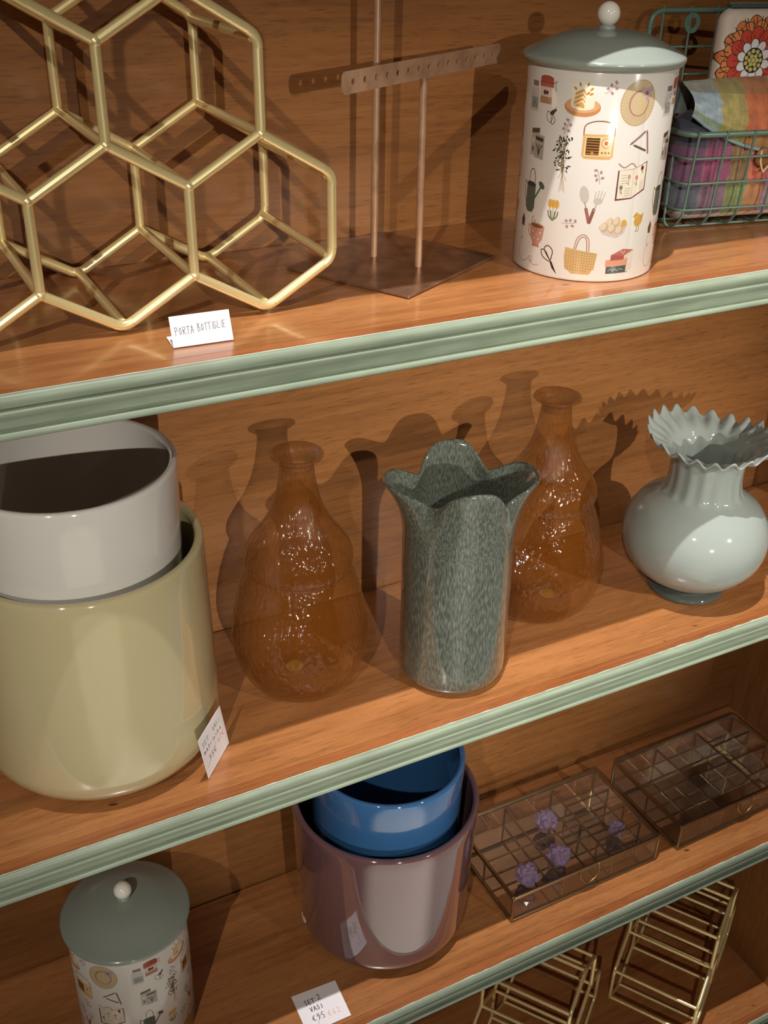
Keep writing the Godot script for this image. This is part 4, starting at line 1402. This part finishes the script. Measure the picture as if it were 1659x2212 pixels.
func pouches(base: Vector3, turn: float) -> void:
	var basis := Basis(Vector3.UP, turn)
	# quilted pouch
	var t := thing("quilted_pouch", "quilted patchwork pouch with striped flap and wooden button in the green basket", "pouch", base + basis * Vector3(0.004, 0.0052, -0.031), turn)
	var bm := mat(Color.WHITE, 0.9)
	bm.rim_enabled = true
	bm.rim = 0.3
	bm.albedo_texture = quilt_picture([[0.0, C(58, 58, 76)], [0.11, C(112, 70, 92)], [0.25, C(118, 128, 62)], [0.34, C(190, 112, 60)], [0.44, C(180, 120, 146)], [0.56, C(96, 150, 140)], [0.68, C(110, 70, 110)], [0.8, C(190, 130, 70)], [0.9, C(70, 90, 110)]], [[0.0, 0.3, C(70, 70, 70), 0.3], [0.3, 0.62, C(170, 76, 110), 0.35], [0.62, 0.92, C(120, 130, 120), 0.35], [0.92, 1.0, C(214, 196, 168), 0.7]], 640, 320)
	var st := pillow(0.212, 0.100, 0.046, 200, 26, 0.022, 0.0028, 16)
	obj("body", st, bm, t)
	# flap: a half oval sheet lying over the front, quilted like the body
	st = mb()
	var rows := []
	var top := 0.1210
	var nx := 180
	var flap := func(u: float, f: float, lift: float) -> Vector3:
		var x := 0.004 + u * 0.206
		var low := 0.1060 - 0.0420 * pow(sin(PI * clampf(u * 0.94 + 0.03, 0, 1)), 0.75)
		var hi := top + 0.003 * sin(PI * u)
		var y := lerpf(low, hi, f)
		var z := 0.0245 + lift + 0.003 * sin(PI * f) - 0.020 * pow(f, 3.0)
		z -= 0.0022 * pow(absf(cos(u * 16 * PI)), 6.0)
		return Vector3(x, y, z)
	for i in 15:
		var row := PackedVector3Array()
		for j in nx + 1:
			row.append(flap.call(1.0 - float(j) / nx, i / 14.0, 0.0))
		rows.append(row)
	# over the top and down behind
	for q in [[0.0025, -0.004], [0.0005, -0.014], [-0.006, -0.022], [-0.030, -0.028]]:
		var row := PackedVector3Array()
		for j in nx + 1:
			var p: Vector3 = flap.call(1.0 - float(j) / nx, 1.0, 0.0)
			row.append(Vector3(p.x, p.y + q[0], p.z + q[1]))
		rows.append(row)
	var us := []
	for j in nx + 1:
		us.append(1.0 - float(j) / nx)
	grid(st, rows, us, [], 1)
	var fm := mat(Color.WHITE, 0.9)
	fm.rim_enabled = true
	fm.rim = 0.3
	fm.albedo_texture = quilt_picture([[0.0, C(150, 166, 176)], [0.14, C(164, 150, 92)], [0.27, C(190, 108, 70)], [0.41, C(196, 178, 146)], [0.5, C(150, 160, 140)], [0.62, C(176, 96, 84)], [0.75, C(150, 150, 90)], [0.88, C(120, 140, 160)]], [[0.0, 0.14, C(110, 110, 70), 0.25], [0.14, 0.36, C(120, 104, 70), 0.45], [0.82, 1.0, C(110, 120, 60), 0.45]], 640, 256)
	var fl := obj("flap", st, fm, t)
	st = mb()
	var edge := []
	for j in 61:
		edge.append(flap.call(j / 60.0, 0.0, 0.0003))
	tube(st, edge, 0.0016, 8)
	var pm := mat(C(128, 150, 156), 0.85)
	obj("piping", st, pm, fl)
	st = mb()
	tube(st, [Vector3(0.080, 0.066, 0.0262), Vector3(0.080, 0.056, 0.0275), Vector3(0.084, 0.047, 0.028), Vector3(0.090, 0.053, 0.0275), Vector3(0.088, 0.066, 0.0262)], 0.0012, 8)
	obj("loop", st, mat(C(196, 180, 130), 0.8), t)
	st = mb()
	var bt := []
	for q in [[0.0, 0.0], [0.0080, 0.0], [0.0088, 0.001], [0.0088, 0.0024], [0.0070, 0.0032], [0.0, 0.0030]]:
		bt.append(Vector2(q[0], q[1]))
	lathe(st, bt, 28)
	var b := obj("button", st, M.wooden_button, t, Vector3(0.0835, 0.0600, 0.0238))
	b.rotation.x = PI / 2
	# flowered zip pouch behind it
	t = thing("flowered_pouch", "orange zip pouch printed with a big red flower standing in the green basket", "pouch", base + basis * Vector3(0.058, 0.0052, -0.0665), turn)
	var cv := Canvas.new(520, 900, 5.0, C(222, 206, 188))
	flower(cv, Vector2(37, 44))
	var om := mat(Color.WHITE, 0.8)
	om.albedo_texture = cv.texture()
	st = pillow(0.104, 0.180, 0.018, 60, 60, 0.012, 0.0007, 9)
	var body := obj("body", st, om, t)
	body.rotation.x = 0.0
	st = mb()
	bar(st, Vector3(0.008, 0.1815, 0), Vector3(0.096, 0.1815, 0), 0.009, 0.003, 0.0008)
	var zp := obj("zip_tape", st, M.zip, t)
	for k in 28:
		st = mb()
		box(st, Vector3(0.0100 + k * 0.003, 0.1836, 0), Vector3(0.0014, 0.0016, 0.0040), 0.0003)
		obj("zip_tooth", st, M.teeth, zp)

func flower(cv: Canvas, c: Vector2) -> void:
	var rr := RandomNumberGenerator.new()
	rr.seed = 19
	var black := C(38, 28, 26)
	var petals := func(n: int, r0: float, r1: float, col: Color, off: float, w: float) -> void:
		for k in n:
			var a := TAU * k / n + off
			var d := Vector2(cos(a), sin(a) * 1.05)
			var m := (r0 + r1) / 2
			cv.ell(c + d * m, Vector2((r1 - r0) / 2 + 1.5, m * PI / n * w), black, a)
			cv.ell(c + d * m, Vector2((r1 - r0) / 2 + 0.9, m * PI / n * w - 0.6), col, a)
	petals.call(14, 20.0, 36.0, C(222, 128, 70), 0.1, 1.25)
	petals.call(14, 18.0, 32.0, C(226, 138, 78), 0.32, 1.3)
	for k in 46:
		var a := TAU * k / 46 + rr.randf_range(-0.04, 0.04)
		var d := Vector2(cos(a), sin(a) * 1.05)
		cv.line([c + d * rr.randf_range(25, 29), c + d * rr.randf_range(31, 37)], 0.7, black)
	petals.call(12, 13.0, 27.0, C(206, 70, 48), 0.0, 1.3)
	for k in 30:
		var a := TAU * k / 30 + rr.randf_range(-0.05, 0.05)
		var d := Vector2(cos(a), sin(a) * 1.05)
		cv.line([c + d * rr.randf_range(16, 18), c + d * rr.randf_range(21, 24)], 0.6, C(86, 26, 22))
	petals.call(10, 8.0, 17.0, C(232, 228, 228), 0.25, 1.15)
	cv.ell(c, Vector2(10.6, 11.0), black)
	for q in 5:
		var n := [1, 6, 11, 0, 0][q] as int
		for k in n:
			var a := TAU * k / n
			cv.ell(c + Vector2(cos(a), sin(a)) * q * 4.0, Vector2(1.9, 1.9), C(206, 196, 112))

# ---------------------------------------------------------------- everything
func _ready() -> void:
	# camera, from the photograph's vanishing points
	var cam := Camera3D.new()
	cam.name = "camera"
	add_child(cam)
	var pitch := deg_to_rad(29.8596)
	var yaw := deg_to_rad(28.119)
	var roll := deg_to_rad(1.4362)
	var fw := Vector3(sin(yaw) * cos(pitch), -sin(pitch), -cos(yaw) * cos(pitch))
	var rt := Vector3(cos(yaw), 0, sin(yaw))
	var up := rt.cross(fw)
	var rt2 := rt * cos(roll) + up * sin(roll)
	var up2 := up * cos(roll) - rt * sin(roll)
	cam.transform = Transform3D(Basis(rt2, up2, -fw), Vector3(0, 1.66074, 0.64))
	cam.fov = 50.5588
	cam.near = 0.02
	cam.far = 30.0
	cam.current = true
	var env := Environment.new()
	env.background_mode = Environment.BG_COLOR
	env.background_color = Color(0.02, 0.02, 0.02)
	env.ambient_light_source = Environment.AMBIENT_SOURCE_DISABLED
	env.tonemap_mode = Environment.TONE_MAPPER_LINEAR
	env.tonemap_exposure = 0.88
	env.sdfgi_enabled = true
	env.ssao_enabled = true
	env.ssil_enabled = true
	var we := WorldEnvironment.new()
	we.name = "world"
	we.environment = env
	add_child(we)
	materials()
	canister_material()
	# lamps: one steep spot over the shelf fronts, others out in the room
	var soft := Color(1.0, 0.975, 0.93)
	spot_lamp(Vector3(0.14, 3.1, 0.30), Vector3(0.92, 0.60, 0.0), 5.8, 25.0, Color(1.0, 0.985, 0.98), 0.008, 1.0, "black ceiling spotlight straight above the cabinet front")
	spot_lamp(Vector3(1.85, 3.1, 3.7), Vector3(0.68, 1.10, -0.1), 15.0, 6.6, soft, 0.02, 1.0, "black ceiling spotlight far right in the shop")
	spot_lamp(Vector3(-1.3, 3.1, 2.0), Vector3(0.20, 1.25, -0.1), 4.0, 19.0, soft, 0.02, 1.0, "black ceiling spotlight left of the cabinet")
	spot_lamp(Vector3(0.22, 3.1, 1.15), Vector3(0.30, 0.0, 0.75), 13.0, 12.0, soft, 0.02, 0.6, "black ceiling spotlight over the pale floor before the cabinet")
	spot_lamp(Vector3(-0.15, 3.1, 2.1), Vector3(-0.10, 0.0, 1.9), 7.0, 15.0, soft, 0.02, 0.5, "black ceiling spotlight over the pale floor further from the cabinet")
	spot_lamp(Vector3(-0.62, 2.32, 4.95), Vector3(0.45, 1.14, -0.1), 20.0, 6.4, soft, 0.02, 1.0, "black spotlight hanging low at the far wall")
	room()
	cabinet()
	# top shelf
	wine_rack("big brass honeycomb wine rack on the top shelf", [[-1, 0, 1], [-0.5, 0.5], [0]], Vector3(0.1742, H1 + 0.0040, -0.0745), 0.0, 0.131, 0.0036)
	earring_stand()
	canister("white printed canister with grey green lid on the top shelf", Vector3(0.5727, H1, -0.0871), 0.0)
	wire_basket()
	# middle shelf
	pot("olive_pot", "large pale olive glazed pot standing on the middle shelf", Vector3(0.1345, H2, -0.1288), 0.0978, 0.1022, 0.2035, 0.030, 0.0075, M.olive_glaze)
	pot("grey_pot", "pale grey glazed pot nested inside the large olive pot", Vector3(0.1315, H2 + 0.0125, -0.1290), 0.0850, 0.0800, 0.2615, 0.024, 0.0062, M.grey_glaze)
	amber_vase("amber crackled glass vase beside the olive pot", Vector3(0.3235, H2, -0.1270), 0.0, Vector3(-0.001, 0.0, -0.013))
	lobed_vase()
	amber_vase("amber crackled glass vase partly behind the grey green vase", Vector3(0.6000, H2, -0.1330), 0.0, Vector3(0.018, 0.0, -0.004))
	ruffled_vase()
	# third shelf
	canister("white printed canister with grey green lid on the third shelf", Vector3(0.1276, H3, -0.1207), -0.56)
	pot("purple_pot", "large dark purple glazed pot on the third shelf", Vector3(0.4205, H3, -0.1275), 0.1025, 0.0965, 0.1930, 0.030, 0.0070, M.purple_glaze)
	var pp: Node3D = get_node("purple_pot")
	var st := mb()
	lathe(st, [Vector2(0.0066, 0.0), Vector2(0.0066, 0.0004), Vector2(0.0066, 0.0004), Vector2(0.0001, 0.0004)], 24)
	var az := -1.66
	var dot_ := obj("sticker", st, M.sticker, pp, Vector3(0.0962 * sin(az), 0.031, 0.0962 * cos(az)))
	dot_.basis = Basis(Vector3(cos(az), 0, -sin(az)), Vector3(sin(az), 0, cos(az)), Vector3.UP)
	pot("blue_pot", "blue glazed pot nested inside the purple pot", Vector3(0.4215, H3 + 0.0120, -0.1270), 0.0830, 0.0780, 0.2380, 0.024, 0.0060, M.blue_glaze)
	glass_box("glass and brass compartment box holding amethyst pieces beside the purple pot", Vector3(0.5490, H3, -0.0460), 0.0)
	glass_box("empty glass and brass compartment box at the right end of the shelf", Vector3(0.7985, H3, -0.0460), 0.02)
	# bottom shelf
	wine_rack("small brass honeycomb wine rack on the bottom shelf nearest the side panel", [[0, 1], [0.5]], Vector3(0.9140, H4 + 0.0038, -0.0400), 0.57, 0.1220, 0.0026)
	wine_rack("small brass honeycomb wine rack on the bottom shelf further from the side panel", [[0, 1], [0.5]], Vector3(0.6555, H4 + 0.0038, -0.0355), 0.606, 0.1220, 0.0026)
	cards()
	for q in [["amethyst piece in the back middle compartment of the glass box", Vector3(0.664, H3 + 0.0042, -0.143), 0.034, 3], ["amethyst piece in the front left compartment of the glass box", Vector3(0.5925, H3 + 0.0042, -0.080), 0.036, 5], ["amethyst piece in the front middle compartment of the glass box", Vector3(0.643, H3 + 0.0042, -0.088), 0.036, 8], ["small amethyst piece in the right column of the glass box", Vector3(0.738, H3 + 0.0042, -0.096), 0.027, 12]]:
		amethyst(q[0], q[1], q[2], q[3])
